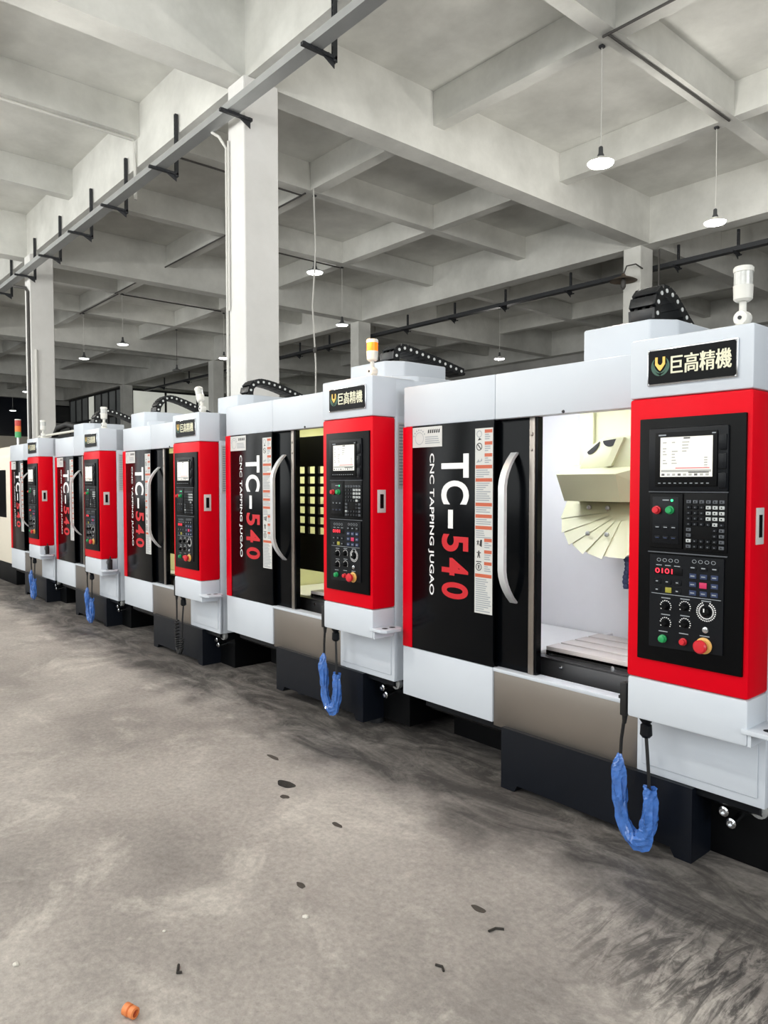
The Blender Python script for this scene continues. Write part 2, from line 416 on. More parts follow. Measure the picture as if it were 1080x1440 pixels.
for k, wx in enumerate(ADDED_WIN_X): glazing('window_%d' % (4 + k), 'x', wx - 2.5, wx + 2.5, -4.63, 1.7, 6.1, 3, 2, M['pane'], 'tall daylit window behind the camera, %s along the wall' % ('first', 'second', 'third', 'fourth', 'fifth')[k])  # added unseen windows that go with the frontal area lights
glazing('window_9', 'y', -3.3, 3.7, 10.48, 1.7, 6.1, 4, 2, M['pane'], 'wide daylit window in the end wall behind the camera')  # added unseen window that goes with the area light from the right
struct(obj('wall_office', MB().box(-43.6, -35.6, 13.75, 13.95, 0, 3.0).box(-35.4, -35.2, 14.1, 22.7, 0, 3.0), M['wall']), 'plastered lower wall of the glazed office')
tag(obj('wall_cabinet', MB().box(-44.7, -44.35, 13.2, 14.3, 5.0, 6.0, bev=.02).box(-44.36, -44.32, 13.28, 14.22, 5.08, 5.92, 1), [M['slate'], M['frame']], None, (-44.5, 13.75, 5.0)), 'dark box mounted on the distant grey end wall', 'cabinet')

# ------------------------------------------------------------------ cable trays
def tray(name, y, z, x0, x1, hang, label, hy, zt, mt='galv'):
    root = tag(empty(name, ((x0+x1)/2, y, z)), label, 'cable tray', 'cable trays slung under the beams')
    ox = (x0+x1)/2
    n = max(1, round((x1-x0)/6.0))
    for i in range(n):
        a, b = x0 + (x1-x0)*i/n - ox, x0 + (x1-x0)*(i+1)/n - ox - .006
        obj('channel', MB().prism([(-.075, .085), (-.075, 0), (.075, 0), (.075, .085), (.07, .085), (.07, .006), (-.07, .006), (-.07, .085)], 'x', a, b), M[mt], root)
    mb = MB()
    for k in range(3): mb.tube([(x0-ox+.05, -.04+.04*k, .03), (x1-ox-.05, -.04+.04*k, .03)], .016, 6)
    obj('cable_run', mb, M['rubber'], root)
    for hx in hang:
        st = MB()
        if zt > 0 and hx != -7.6:
            zz = -.06
            while zz < zt - .02:
                st.box(hx-ox-.022, hx-ox-.008, hy-y-.022, hy-y+.022, zz, zz+.042)
                st.box(hx-ox+.008, hx-ox+.022, hy-y-.022, hy-y+.022, zz, zz+.042)
                st.box(hx-ox-.022, hx-ox+.022, hy-y-.022, hy-y+.022, zz+.042, zz+.056)
                zz += .056
            s = obj('hanger_strut', st, M['strut'], root)
        ar = MB().box(hx-ox-.022, hx-ox+.022, -.16, hy-y+.02, -.035, -.002)
        for q in range(6): ar.box(hx-ox-.03, hx-ox+.03, -.15+.07*q, -.13+.07*q, -.03, -.004)
        if zt > 0: ar.prism([(hy-y-.16, -.03), (hy-y, -.03), (hy-y, -.12)], 'x', hx-ox-.004, hx-ox+.004)
        obj('support_arm', ar, M['strut'], root)
    return root
tray('cable_tray', 4.25, 5.74, -44.0, 1.0, [-2.4, -5.97, -7.6, -9.56, -11.34, -12.88, -14.56, -16.2, -18.0, -19.8], 'galvanised cable tray running past the near white columns', 4.48, 0.80)
t2 = tray('cable_tray', 14.18, 5.88, -34.0, 9.5, [-32, -29.5, -27.2, -24.4, -21.05, -19.36, -15.6, -13.74, -12.0, -10.08, -7.5, -6.31, -2.5], 'distant cable tray running beyond the grey columns', 14.3, 0.42, 'strut')

# ------------------------------------------------------------------ hanging lamps
def lamp(x, y, lit, label, top=ZB, z=5.32, r=0.155, power=None):
    root = tag(empty('pendant_lamp', (x, y, z)), label, 'lamp', 'hanging hall lamps')
    obj('cord', MB().tube([(0, 0, top - z), (0.006, 0, (top-z)*.5), (0, 0, .19)], 0.006, 6), M['conduit'] if lit != 0 else M['rubber'], root)
    obj('ceiling_hook', MB().box(-.03, .03, -.03, .03, top - z - .03, top - z, bev=.006), M['strut'], root)
    obj('socket', MB().lathe([(.018, .20), (.026, .19), (.028, .12), (.04, .10), (.04, .07), (.05, .055)], n=14), M['dish'], root)
    obj('dish', MB().lathe([(.045, .075), (.05, .06), (r*.8, .032), (r, .012), (r, .004), (r*.97, .004)], n=28), M['dish'] if lit != 2 else M['lampw'], root)
    obj('diffuser', MB().lathe([(r*.97, .006), (r*.9, -.012), (r*.6, -.022), (0.0001, -.026)], n=28), M['glow'] if lit == 2 else M['glowd'] if lit == 1 else M['unlit'], root)
    if power:
        ld = bpy.data.lights.new('lamp_light', 'POINT'); ld.energy = power; ld.shadow_soft_size = 0.14; ld.color = (1.0, 0.965, 0.90)
        lo = bpy.data.objects.new('lamp_light', ld); col.objects.link(lo); lo.parent = root; lo.location = (0, 0, -.2)
    return root
TX = lambda n, t: XM[n] + (XM[n+1]-XM[n])*t/3
YA, YB_ = 4.69 + 9.14/3, 4.69 + 2*9.14/3
lamp(-5.07, 7.77, 2, 'bright hanging lamp with the longest visible cord, nearest the top right', power=LAMP_W*1.05)
lamp(-5.10, 10.78, 2, 'bright hanging lamp above the clear signal lamp at the right edge', power=LAMP_W*.7)
L3 = lamp(-11.0, 7.80, 1, 'dark-dished hanging lamp just right of the white column', power=LAMP_W*.18)
lamp(-14.18, 10.85, 1, 'small hanging lamp above the column behind the orange signal lamp', power=LAMP_W*.2)
lamp(-20.07, 7.78, 1, 'larger of two hanging lamps left of the white column', power=LAMP_W*.18)
lamp(-23.1, 7.75, 1, 'smaller hanging lamp to the left of its twin over the distant machines', power=LAMP_W*.18)
lamp(-23.5, 10.95, 0, 'unlit hanging lamp on a long cord before the glazed office')
lamp(-20.28, 10.98, 2, 'glaring hanging lamp at the left edge of the white column', power=LAMP_W*.25)
lamp(-14.4, 16.9, 2, 'distant bright hanging lamp over the white header of the second machine', z=5.2, power=LAMP_W*.25)
lamp(-29.3, 7.74, 1, 'upper of two distant hanging lamps against the dark night window', power=LAMP_W*.2, z=4.9)
lamp(-38.4, 9.5, 1, 'lower distant hanging lamp against the dark night window', power=LAMP_W*.2, z=5.0)
# same lamps added over the aisle, unseen above the view, lighting the machine fronts
for k, x in enumerate((-1.9, -4.95, -11.0, -14.1, -20.1)):
    lamp(x, -1.45, 2, 'bright hanging lamp over the aisle, %s from the camera' % ('first', 'second', 'third', 'fourth', 'fifth')[k], power=LAMP_W * 1.25)
for k, x in enumerate((-8.0, -17.1)):
    lamp(x, 1.6, 1, 'dimmer hanging lamp above the machine fronts, %s from the camera' % ('first', 'second')[k], power=LAMP_W * .45)
for k, (x, y) in enumerate(((-1.9, 7.74), (-1.9, 10.78), (4.2, 7.74), (-1.9, 16.9))):  # lamps added out of view to brighten the ceiling on the right
    lamp(x, y, 2, 'bright hanging lamp past the closest machine, %s one along the hall' % ('first', 'third', 'second', 'fourth')[k], power=LAMP_W * .35)
# rusty wall lamp on the grey column
rl = tag(empty('wall_lamp', (-8.1, 13.59, 5.55)), 'rusty dish lamp on a bent arm fixed to the grey column', 'lamp')
obj('arm', MB().tube([(.22, 0, .25), (.2, -.22, .3), (.05, -.3, .28), (-.02, -.3, .12)], .015, 8), M['conduitd'], rl)
obj('dish', MB().lathe([(.03, .14), (.05, .1), (.2, .04), (.27, 0), (.265, 0), (.19, .03), (.03, .09)], (-.02, -.3, 0), 24), M['rust'], rl)
obj('bulb', MB().lathe([(.03, .05), (.05, -.02), (.05, -.12), (.02, -.17), (.0005, -.18)], (-.02, -.3, 0), 14), M['conduitd'], rl)
# white cord hanging below the dark-dished lamp
cd = tag(empty('hanging_cord', (-10.6, 7.5, 3.0)), 'white cord hanging below the dark-dished lamp beside the white column', 'cord')
obj('cord', MB().tube([(-.15, .1, 3.69), (-.02, .05, 2.6), (-.05, 0, 1.6), (.04, 0, .6), (.03, 0, -1.0)], .014, 8), M['conduit'], cd)
obj('plug', MB().lathe([(.015, .98), (.032, .96), (.032, .9), (.015, .88)], (.02, 0, -.1), 12), M['conduitd'], cd)

# ------------------------------------------------------------------ the machines
ORG = (-2.085, 2.79, 0.0)
XL, XR, YF, YP, YBK = -3.075, -1.095, 2.79, 2.62, 4.30
CACHE = {}
def part(key, name, fn, mats, parent, dz=0.0, label=None):
    if key not in CACHE:
        mb = MB(); fn(mb); CACHE[key] = mb.mesh(name, mats, ORG)
    o = link(name, CACHE[key], parent, (0, 0, dz))
    if label: o['label'] = label
    return o

def f_nameplate(b):
    b.box(-1.488, -1.146, 2.612, 2.6195, 1.872, 2.009, 1, bev=.002)
    b.prism([(-1.476, 1.878), (-1.158, 1.878), (-1.152, 1.884), (-1.152, 1.997), (-1.158, 2.003), (-1.476, 2.003), (-1.482, 1.997), (-1.482, 1.884)], 'y', 2.608, 2.614, 0)
def f_cjk(b):
    for k in range(3):
        for q in range(2): text_h(b, '巨高精機', -1.391 + .0016*k, -1.168 + .0016*k, 1.908 + .0012*q, 1.977 + .0012*q, 2.6064 - .0002*(k + 3*q), 0, 0.0)
def f_emblem(b):
    cx, cz = -1.433, 1.943
    def arc(r0, r1, a0, a1, m, y):
        n = 14; vs = []
        for i in range(n + 1):
            a = R(a0 + (a1-a0)*i/n); t = math.sin(math.pi*i/n)
            rr = r0 + (r1-r0)*(0.25 + 0.75*t)
            vs += [(cx + math.cos(a)*r0, y, cz + math.sin(a)*r0), (cx + math.cos(a)*rr, y, cz + math.sin(a)*rr)]
        b.add(vs, [(2*i, 2*i+1, 2*i+3, 2*i+2) for i in range(n)], m)
    arc(.037, .027, 130, 275, 1, 2.6066); arc(.037, .027, -95, 50, 1, 2.6066); arc(.027, .020, 160, 275, 1, 2.6064); arc(.027, .020, -95, 20, 1, 2.6064)
    b.prism([(cx-.020, cz+.034), (cx-.010, cz+.034), (cx-.010, cz+.012), (cx-.004, cz+.004), (cx+.004, cz+.004), (cx+.010, cz+.012), (cx+.010, cz+.034),
             (cx+.020, cz+.034), (cx+.020, cz+.006), (cx+.012, cz-.005), (cx+.007, cz-.012), (cx, cz-.018), (cx-.007, cz-.012), (cx-.012, cz-.005), (cx-.020, cz+.006)], 'y', 2.605, 2.6068, 0)
def f_rivets(b):
    for x in (-1.481, -1.153):
        for z in (1.877, 2.004): b.lathe([(.004, 0), (.003, -.003), (.0005, -.004)], (x, 2.612, z), 8, 0, 'y')

def f_warn(b):
    x0, x1, z0, z1 = -2.528, -2.410, .841, 1.778
    y = 2.7825; H = z1 - z0; rr = random.Random(3)
    b.box(x0, x1, y + .0004, 2.7848, z0, z1, 0)
    Z = lambda t: z1 - H*t
    xm = (x0+x1)/2
    for t in (.008, .072, .135, .592, .655, .718): b.rect(xm + .005, x1 - .004, Z(t + .018), Z(t), y, 1)
    for t in (.197, .268, .400, .463, .525, .785): b.rect(x0 + .004, x1 - .004, Z(t + .019), Z(t), y, 1)
    def lines(t0, t1, a0, a1):
        t = t0
        while t < t1:
            b.rect(a0, a0 + (a1-a0)*rr.uniform(.45, 1), Z(t + .0055), Z(t), y, 2); t += .0115
    for t in (.032, .095, .158, .614, .678, .741): lines(t, t + .032, xm + .006, x1 - .006)
    for t0, t1 in ((.222, .262), (.292, .392), (.424, .458), (.488, .520), (.550, .586), (.812, .985)): lines(t0, t1, x0 + .008, x1 - .006)
    def ring(cx, cz, r, m):
        n = 18; vs = []
        for i in range(n):
            a = 2*math.pi*i/n; vs += [(cx + r*math.cos(a), y, cz + r*math.sin(a)), (cx + r*.78*math.cos(a), y, cz + r*.78*math.sin(a))]
        b.add(vs, [(2*i, 2*i+1, 2*((i+1) % n)+1, 2*((i+1) % n)) for i in range(n)], m)
    def person(cx, cz, s):
        b.prism([(cx + .25*s*math.cos(R(a)), cz + .75*s + .22*s*math.sin(R(a))) for a in range(0, 360, 45)], 'y', y, y + .0002, 3)
        b.prism([(cx-.75*s, cz+.55*s), (cx+.75*s, cz+.55*s), (cx+.75*s, cz+.35*s), (cx+.25*s, cz+.3*s), (cx+.5*s, cz-.9*s), (cx+.2*s, cz-.9*s), (cx, cz-.2*s), (cx-.2*s, cz-.9*s), (cx-.5*s, cz-.9*s), (cx-.25*s, cz+.3*s), (cx-.75*s, cz+.35*s)], 'y', y, y + .0002, 3)
    px = x0 + .028
    ring(px, Z(.03), .018, 2); b.prism([(px-.01, Z(.065)), (px+.016, Z(.06)), (px, Z(.05))], 'y', y, y+.0002, 3)
    ring(px, Z(.098), .02, 3); b.prism([(px-.014, Z(.086)), (px-.009, Z(.083)), (px+.014, Z(.11)), (px+.009, Z(.113))], 'y', y, y+.0002, 3)
    b.prism([(px-.02, Z(.185)), (px-.005, Z(.165)), (px+.005, Z(.18))], 'y', y, y+.0002, 2); b.prism([(px+.002, Z(.183)), (px+.018, Z(.16)), (px+.02, Z(.175))], 'y', y, y+.0002, 2)
    person(px - .006, Z(.617), .014); b.prism([(px+.01, Z(.6)), (px+.022, Z(.6)), (px+.02, Z(.64)), (px+.004, Z(.632))], 'y', y, y+.0002, 3)
    person(px, Z(.68), .02); ring(px, Z(.748), .02, 3); person(px, Z(.748), .012); b.rect(px-.018, px+.018, Z(.722), Z(.717), y, 3)
def f_maker(b):
    x0, x1, z0, z1 = -2.994, -2.765, 1.698, 1.808; y = 2.7822
    b.box(x0, x1, y + .0004, 2.7848, z0, z1, 0)
    cx, cz = x0 + .055, (z0+z1)/2 - .006
    n = 24; vs = []
    for i in range(n):
        a = 2*math.pi*i/n; vs += [(cx + .034*math.cos(a), y, cz + .034*math.sin(a)), (cx + .031*math.cos(a), y, cz + .031*math.sin(a))]
    b.add(vs, [(2*i, 2*i+1, 2*((i+1) % n)+1, 2*((i+1) % n)) for i in range(n)], 1)
    for k in range(7):
        a = R(30 + k*22); b.rect(cx + .046*math.cos(a) - .004, cx + .046*math.cos(a) + .004, cz + .046*math.sin(a) - .004, cz + .046*math.sin(a) + .004, y, 1)
    rr = random.Random(5)
    for k in range(6):
        xx = x0 + .12 + k*.016; b.prism([(xx, z1 - .036), (xx + .011, z1 - .034), (xx + .013, z1 - .014), (xx + .003, z1 - .018)], 'y', y, y + .0002, 2)
    for k in range(4): b.rect(x0 + .10, x0 + .10 + rr.uniform(.07, .115), z1 - .058 - k*.011, z1 - .053 - k*.011, y, 1)

def ringy(b, cx, cz, r0, r1, y, m, n=16):
    vs = []
    for i in range(n):
        a = 2*math.pi*i/n; vs += [(cx + r0*math.cos(a), y, cz + r0*.8*math.sin(a)), (cx + r1*math.cos(a), y, cz + r1*.8*math.sin(a))]
    b.add(vs, [(2*i, 2*i+1, 2*((i+1) % n)+1, 2*((i+1) % n)) for i in range(n)], m)
def f_screen(b):
    x0, x1, z0, z1 = -1.417, -1.219, 1.525, 1.672; y = 2.5875
    b.box(x0, x1, y + .0006, y + .004, z0, z1, 0)
    b.rect(x0 + .09, x0 + .115, z1 - .008, z1 - .002, y, 3)
    rr = random.Random(11)
    for c0, c1 in ((.01, .03), (.045, .075), (.085, .115)):
        for k in range(8):
            if rr.random() < .7: b.rect(x0 + c0, x0 + c0 + (c1-c0)*rr.uniform(.4, 1), z1 - .022 - k*.011, z1 - .018 - k*.011, y, 1)
    for k in range(5): b.rect(x1 - .03, x1 - .018, z1 - .08 - k*.009, z1 - .076 - k*.009, y, 1)
    b.rect(x0 + .06, x1 - .01, z0 + .03, z0 + .034, y, 2)
    b.rect(x0 + .004, x1 - .004, z0 + .017, z0 + .026, y, 1); b.rect(x0 + .11, x1 - .012, z0 + .014, z0 + .02, y, 3)
    for k in range(9): b.rect(x0 + .006 + k*.021, x0 + .018 + k*.021, z0 + .004, z0 + .012, y, 1 if k % 3 else 3)
def f_display(b):
    b.box(-1.470, -1.167, 2.596, 2.61, 1.471, 1.708, 0, bev=.006)
    b.box(-1.440, -1.203, 2.589, 2.598, 1.490, 1.690, 1, bev=.003)
    for k in range(10): b.rect(-1.425 + k*.0205, -1.415 + k*.0205, 1.5, 1.503, 2.5885, 2)
    b.rect(-1.425, -1.395, 1.678, 1.683, 2.5885, 2); b.rect(-1.222, -1.208, 1.679, 1.683, 2.5885, 2)
def f_softkey(i):
    def f(b): b.box(-1.199, -1.171, 2.59, 2.598, 1.675 - .068*i - .055, 1.675 - .068*i, 0, bev=.003)
    return f
def f_divider(z):
    def f(b): b.box(-1.470, -1.168, 2.602, 2.609, z - .002, z + .002)
    return f
def f_btnpanel(b):
    b.box(-1.464, -1.334, 2.602, 2.61, 1.257, 1.462, 0, bev=.003)
    b.box(-1.452, -1.348, 2.600, 2.603, 1.275, 1.450, 1, bev=.001)
    b.rect(-1.412, -1.386, 1.436, 1.440, 2.5995, 2)
    for r_ in range(2):
        for c in range(3):
            b.box(-1.442 + c*.032, -1.420 + c*.032, 2.5985, 2.6005, 1.330 - r_*.040, 1.342 - r_*.040, 1, bev=.0008); b.rect(-1.438 + c*.032, -1.424 + c*.032, 1.334 - r_*.04, 1.337 - r_*.04, 2.598, 2 if r_ == 0 else 3)
def f_keypad(b):
    b.box(-1.329, -1.169, 2.602, 2.61, 1.253, 1.466, 0, bev=.003)
def f_keys(b):
    x0, z1 = -1.318, 1.452; dx, dz = .0243, .0205
    for r_ in range(9):
        for c in range(6):
            x = x0 + c*dx; z = z1 - r_*dz - .012
            m = 2
            if r_ == 0: m = 1
            elif r_ in (1, 2, 3) and c >= 3: m = 0
            elif r_ == 4 and c == 4: m = 0
            elif r_ in (5, 6) and c in (1, 2, 3): continue
            elif r_ == 6 and c == 0: m = 1
            elif r_ == 7 and c == 0: m = 0
            elif r_ >= 5 and c in (0, 5): m = 1
            b.box(x, x + .018, 2.5975, 2.603, z - .0125, z, m, bev=.0012, seg=1)
            b.rect(x + .006, x + .011, z - .009, z - .004, 2.5972, 2 if m < 2 else 1)
def f_oppanel(b):
    b.prism([(-1.461, .876), (-1.178, .886), (-1.178, 1.231), (-1.461, 1.231)], 'y', 2.602, 2.61, 0)
    b.box(-1.452, -1.186, 2.6005, 2.603, 1.0815, 1.0835, 2)
    for k in range(4):
        for a, z in ((-1.424, 1.211), (-1.286, 1.215)): ringy(b, a + k*.0235, z, .0085, .0065, 2.6015, 2)
    for c in range(3):
        b.rect(-1.435 + c*.036, -1.412 + c*.036, 1.190, 1.193, 2.6015, 2)
    b.box(-1.441, -1.330, 2.600, 2.603, 1.157, 1.184, 3, bev=.001)
    for x, z in ((-1.394, 1.068), (-1.319, 1.072), (-1.239, 1.074), (-1.394, 1.005), (-1.318, 1.010), (-1.403, .940), (-1.322, .943), (-1.243, .946)):
        b.rect(x - .018, x + .018, z - .0018, z + .0018, 2.6015, 2)
def f_fnkeys(b):
    for r_ in range(2):
        for c in range(3):
            if not (r_ == 1 and c == 1): b.box(-1.440 + c*.040, -1.414 + c*.040, 2.599, 2.603, 1.089 + .032*(1-r_), 1.107 + .032*(1-r_), 0, bev=.001, seg=1); b.rect(-1.434 + c*.04, -1.425 + c*.04, 1.096 + .032*(1-r_), 1.100 + .032*(1-r_), 2.5985, 2)
    for r_ in range(4):
        for c in range(3):
            if (r_, c) == (2, 1): continue
            b.box(-1.303 + c*.040, -1.277 + c*.040, 2.599, 2.603, 1.183 - r_*.031, 1.201 - r_*.031, 1 if r_ else 0, bev=.001, seg=1)
            b.rect(-1.298 + c*.04, -1.283 + c*.04, 1.190 - r_*.031, 1.194 - r_*.031, 2.5985, 2)
def f_digits(b): text_h(b, '0101', -1.437, -1.368, 1.161, 1.180, 2.5995, 0, 0.01)
def f_round(x, z, r, h):
    def f(b): b.lathe([(r*1.25, 0), (r*1.25, -h*.35), (r, -h*.4), (r, -h*.9), (r*.8, -h), (.0005, -h)], (x, 2.602, z), 16, 0, 'y')
    return f
def f_knob(x, z, r):
    def f(b):
        b.lathe([(r, 0), (r*.95, -.012), (r*.75, -.018), (.0005, -.018)], (x, 2.602, z), 16, 0, 'y')
        b.box(x - r*.9, x + r*.9, 2.578, 2.586, z - .0035, z + .0035, 0, bev=.001, seg=1)
        n = 12
        for i in range(n):
            a = R(-30 + 240*i/(n-1)); rr = r*1.55
            b.rect(x + rr*math.cos(a) - .0022, x + rr*math.cos(a) + .0022, z + rr*math.sin(a) - .0018, z + rr*math.sin(a) + .0018, 2.6015, 1)
    return f
def f_dial(b):
    x, z = -1.239, 1.036
    b.lathe([(.016, 0), (.015, -.014), (.011, -.018), (.0005, -.018)], (x, 2.602, z), 18, 0, 'y')
    for i in range(26):
        a = R(-245 + 310*i/25)
        for rr in (.026, .034): b.rect(x + rr*math.cos(a) - .0024, x + rr*math.cos(a) + .0024, z + rr*math.sin(a) - .002, z + rr*math.sin(a) + .002, 2.6015, 1)
    b.box(x - .002, x + .002, 2.582, 2.585, z, z + .013, 1)
def f_estop(b):
    b.lathe([(.030, 0), (.030, -.004), (.022, -.006), (.022, -.014)], (-1.245, 2.602, .911), 22, 1, 'y')
    b.lathe([(.016, -.014), (.016, -.022), (.024, -.025), (.025, -.034), (.020, -.040), (.0005, -.042)], (-1.245, 2.602, .911), 22, 0, 'y')

def f_handle(b):
    pts = []; n = 22
    for i in range(n + 1):
        t = i/n; z = 1.652 - .74*t
        q = min(1.0, min(t, 1 - t)/.24); s = math.sin(math.pi/2*q) ** .85
        pts.append((-2.306 + .012*s, 2.828 - .108*s, z))
    vs = []; fs = []
    for i, p in enumerate(pts):
        for a, c in ((-.020, -.009), (.020, -.013), (.022, .006), (-.020, .010)): vs.append((p[0] + a, p[1] + c, p[2]))
    for i in range(n):
        for j in range(4): fs.append((i*4+j, i*4+(j+1) % 4, (i+1)*4+(j+1) % 4, (i+1)*4+j))
    fs += [(0, 1, 2, 3), (n*4+3, n*4+2, n*4+1, n*4)]
    b.add(vs, fs, 0)

def f_base(b):
    b.prism([(-2.33, .30), (-2.33, .0), (-2.25, .0), (-2.23, .035), (-1.45, .035), (-1.43, .0), (-1.36, .0), (-1.36, .30)], 'y', 2.765, 4.1, 0)
def f_sidebase(b):
    b.box(-1.36, -1.12, 2.93, 4.0, .0, .32, 0)
def f_tank(b):
    b.box(-3.02, -2.33, 3.15, 4.0, .0, .32, 0)
def f_pan(b):
    b.prism([(2.80, .335), (2.80, .27), (2.86, .235), (3.1, .235), (3.1, .335)], 'x', -2.9, -1.12, 0)

def f_column_cover(b):
    b.box(-2.34, -1.14, 3.52, 3.79, 1.2, 1.96, 0, bev=.01)
    b.box(-2.40, -2.31, 3.50, 3.79, 1.2, 1.96, 0, bev=.006)
def f_head(b):
    # hanging wedge box of the spindle head: slanted front face, top sloping back to a cowl
    f = [(-2.335, 3.20, 1.547), (-1.985, 3.20, 1.547), (-2.325, 3.26, 1.408), (-1.995, 3.26, 1.408)]
    k = [(-2.36, 3.40, 1.60), (-1.80, 3.40, 1.62), (-2.33, 3.45, 1.408), (-1.80, 3.45, 1.408)]
    b.add(f + k, [(0, 1, 3, 2), (4, 6, 7, 5), (0, 4, 5, 1), (2, 3, 7, 6), (0, 2, 6, 4), (1, 5, 7, 3)], 0)
def f_cowl(b):
    b.prism([(-2.27, 1.575), (-2.215, 1.685), (-2.13, 1.735), (-1.70, 1.75), (-1.70, 1.575)], 'y', 3.30, 3.50, 0, bev=.012)
    b.prism([(-2.10, 1.585), (-2.06, 1.59), (-1.99, 1.73), (-2.03, 1.73)], 'y', 3.28, 3.31, 0)
def f_port(cx, cz, w, h, sl):
    def f(b):
        pts = [(cx + w*math.cos(R(a)), cz + h*math.sin(R(a)) + sl*math.cos(R(a))) for a in range(180, 361, 15)]
        b.prism(pts, 'y', 3.295, 3.305, 0)
    return f
def carousel_pt(r, a, lift):
    # disc tilted back by 45 degrees about its left-right axis
    x = -2.02 + r*1.08*math.cos(a); s = r*math.sin(a)
    return (x, 3.40 + s*.62 - lift*.78, 1.400 + s*.72 - lift*.6)
def f_disc(b):
    n = 20
    vs = [carousel_pt(.36, R(-200 + 220*i/n), .02) for i in range(n+1)] + [carousel_pt(.36, R(-200 + 220*i/n), -.02) for i in range(n+1)]
    vs = [carousel_pt(.36, 2*math.pi*i/n, .0) for i in range(n)] + [carousel_pt(.36, 2*math.pi*i/n, -.03) for i in range(n)] + [carousel_pt(0, 0, .03), carousel_pt(0, 0, -.03)]
    fs = [(i, (i+1) % n, 2*n) for i in range(n)] + [(n + (i+1) % n, n + i, 2*n+1) for i in range(n)] + [(i, (i+1) % n, n + (i+1) % n, n + i) for i in range(n)]
    b.add(vs, fs, 0)
def f_leaf(i):
    def f(b):
        a0 = R(180 + i*18 + 1.5); a1 = R(180 + i*18 + 16.5)
        q = [(.10, a0), (.355, a0), (.355, a1), (.10, a1)]
        b.add([carousel_pt(r, a, .030 - .02*(r > .2) + (.018 if a == a1 else 0)) for r, a in q] + [carousel_pt(r, a, .0) for r, a in q], [(0, 1, 2, 3), (7, 6, 5, 4), (0, 4, 5, 1), (1, 5, 6, 2), (2, 6, 7, 3), (3, 7, 4, 0)], 0)
    return f
def f_disc_bolt(x, z, y):
    def f(b): b.lathe([(.012, 0), (.012, -.008), (.007, -.011), (.0005, -.011)], (x, y, z), 10, 0, 'y')
    return f
def f_lattice(b):
    # dark inner guard with a grid of square openings
    x0, x1, z0, z1 = -2.95, -1.14, .80, 1.80
    cols = [(-2.62 + .132*i, -2.62 + .132*i + .088) for i in range(10)]
    rows = [(1.075 + .075*j, 1.075 + .075*j + .052) for j in range(7)]
    y0, y1 = 3.15, 3.17
    b.box(x0, x1, y0, y1, rows[-1][1], z1); b.box(x0, x1, y0, y1, z0, rows[0][0])
    b.box(x0, cols[0][0], y0, y1, rows[0][0], rows[-1][1]); b.box(cols[-1][1], x1, y0, y1, rows[0][0], rows[-1][1])
    for i in range(9): b.box(cols[i][1], cols[i+1][0], y0, y1, rows[0][0], rows[-1][1])
    for j in range(6):
        for i in range(10): b.box(cols[i][0], cols[i][1], y0, y1, rows[j][1], rows[j+1][0])

def make_chain(root, dz, idx, prof):
    """cable chain: prof = [(y, z)] centre line from the motor cover up and over to the rear"""
    pts = [Vector((0, y, z)) for y, z in prof]
    # resample
    dense = []
    for i in range(len(pts) - 1):
        p0, p1, p2, p3 = pts[max(i-1, 0)], pts[i], pts[i+1], pts[min(i+2, len(pts)-1)]
        for k in range(16):
            t = k/16; dense.append(0.5*((2*p1) + (p2-p0)*t + (2*p0-5*p1+4*p2-p3)*t*t + (3*p1-p0-3*p2+p3)*t**3))
    dense.append(pts[-1])
    L = [0]
    for i in range(1, len(dense)): L.append(L[-1] + (dense[i]-dense[i-1]).length)
    def at(s):
        for i in range(1, len(L)):
            if L[i] >= s: return dense[i-1].lerp(dense[i], (s-L[i-1])/max(1e-6, L[i]-L[i-1]))
        return dense[-1].copy()
    pitch = .062; n = int(L[-1]/pitch)
    XA, XB = -2.15, -2.00
    b = MB()
    for k in range(3): b.tube([(XA + .03 + .045*k, d.y, d.z) for d in dense[::4] + [dense[-1]]], .013, 6)
    ch = obj('cable_chain', b, M['rubber'], root, (0, 0, dz), ORG)
    if 'link' not in CACHE:
        l = MB()
        for xa, xb in ((0, .014), (.136, .15)):
            l.prism([(.004, -.030), (.058, -.030), (.066, 0), (.058, .030), (.004, .030), (-.004, 0)], 'x', xa, xb, 0)
        l.box(.012, .138, .002, .059, .020, .030, bev=.003); l.box(.012, .138, .002, .059, -.030, -.020, bev=.003)
        l.lathe([(.0115, 0), (.0115, .003), (.0005, .004)], (.15, .031, 0), 12, 1, 'x')
        CACHE['link'] = l.mesh('link', [M['chain'], M['dot']])
    for k in range(n):
        a, c = at(k*pitch), at((k+1)*pitch); d = (c - a).normalized()
        o = link('chain_link', CACHE['link'], ch)
        o.location = (XA - ORG[0], a.y - ORG[1], a.z)
        o.rotation_euler = (math.atan2(d.z, d.y), 0, 0)

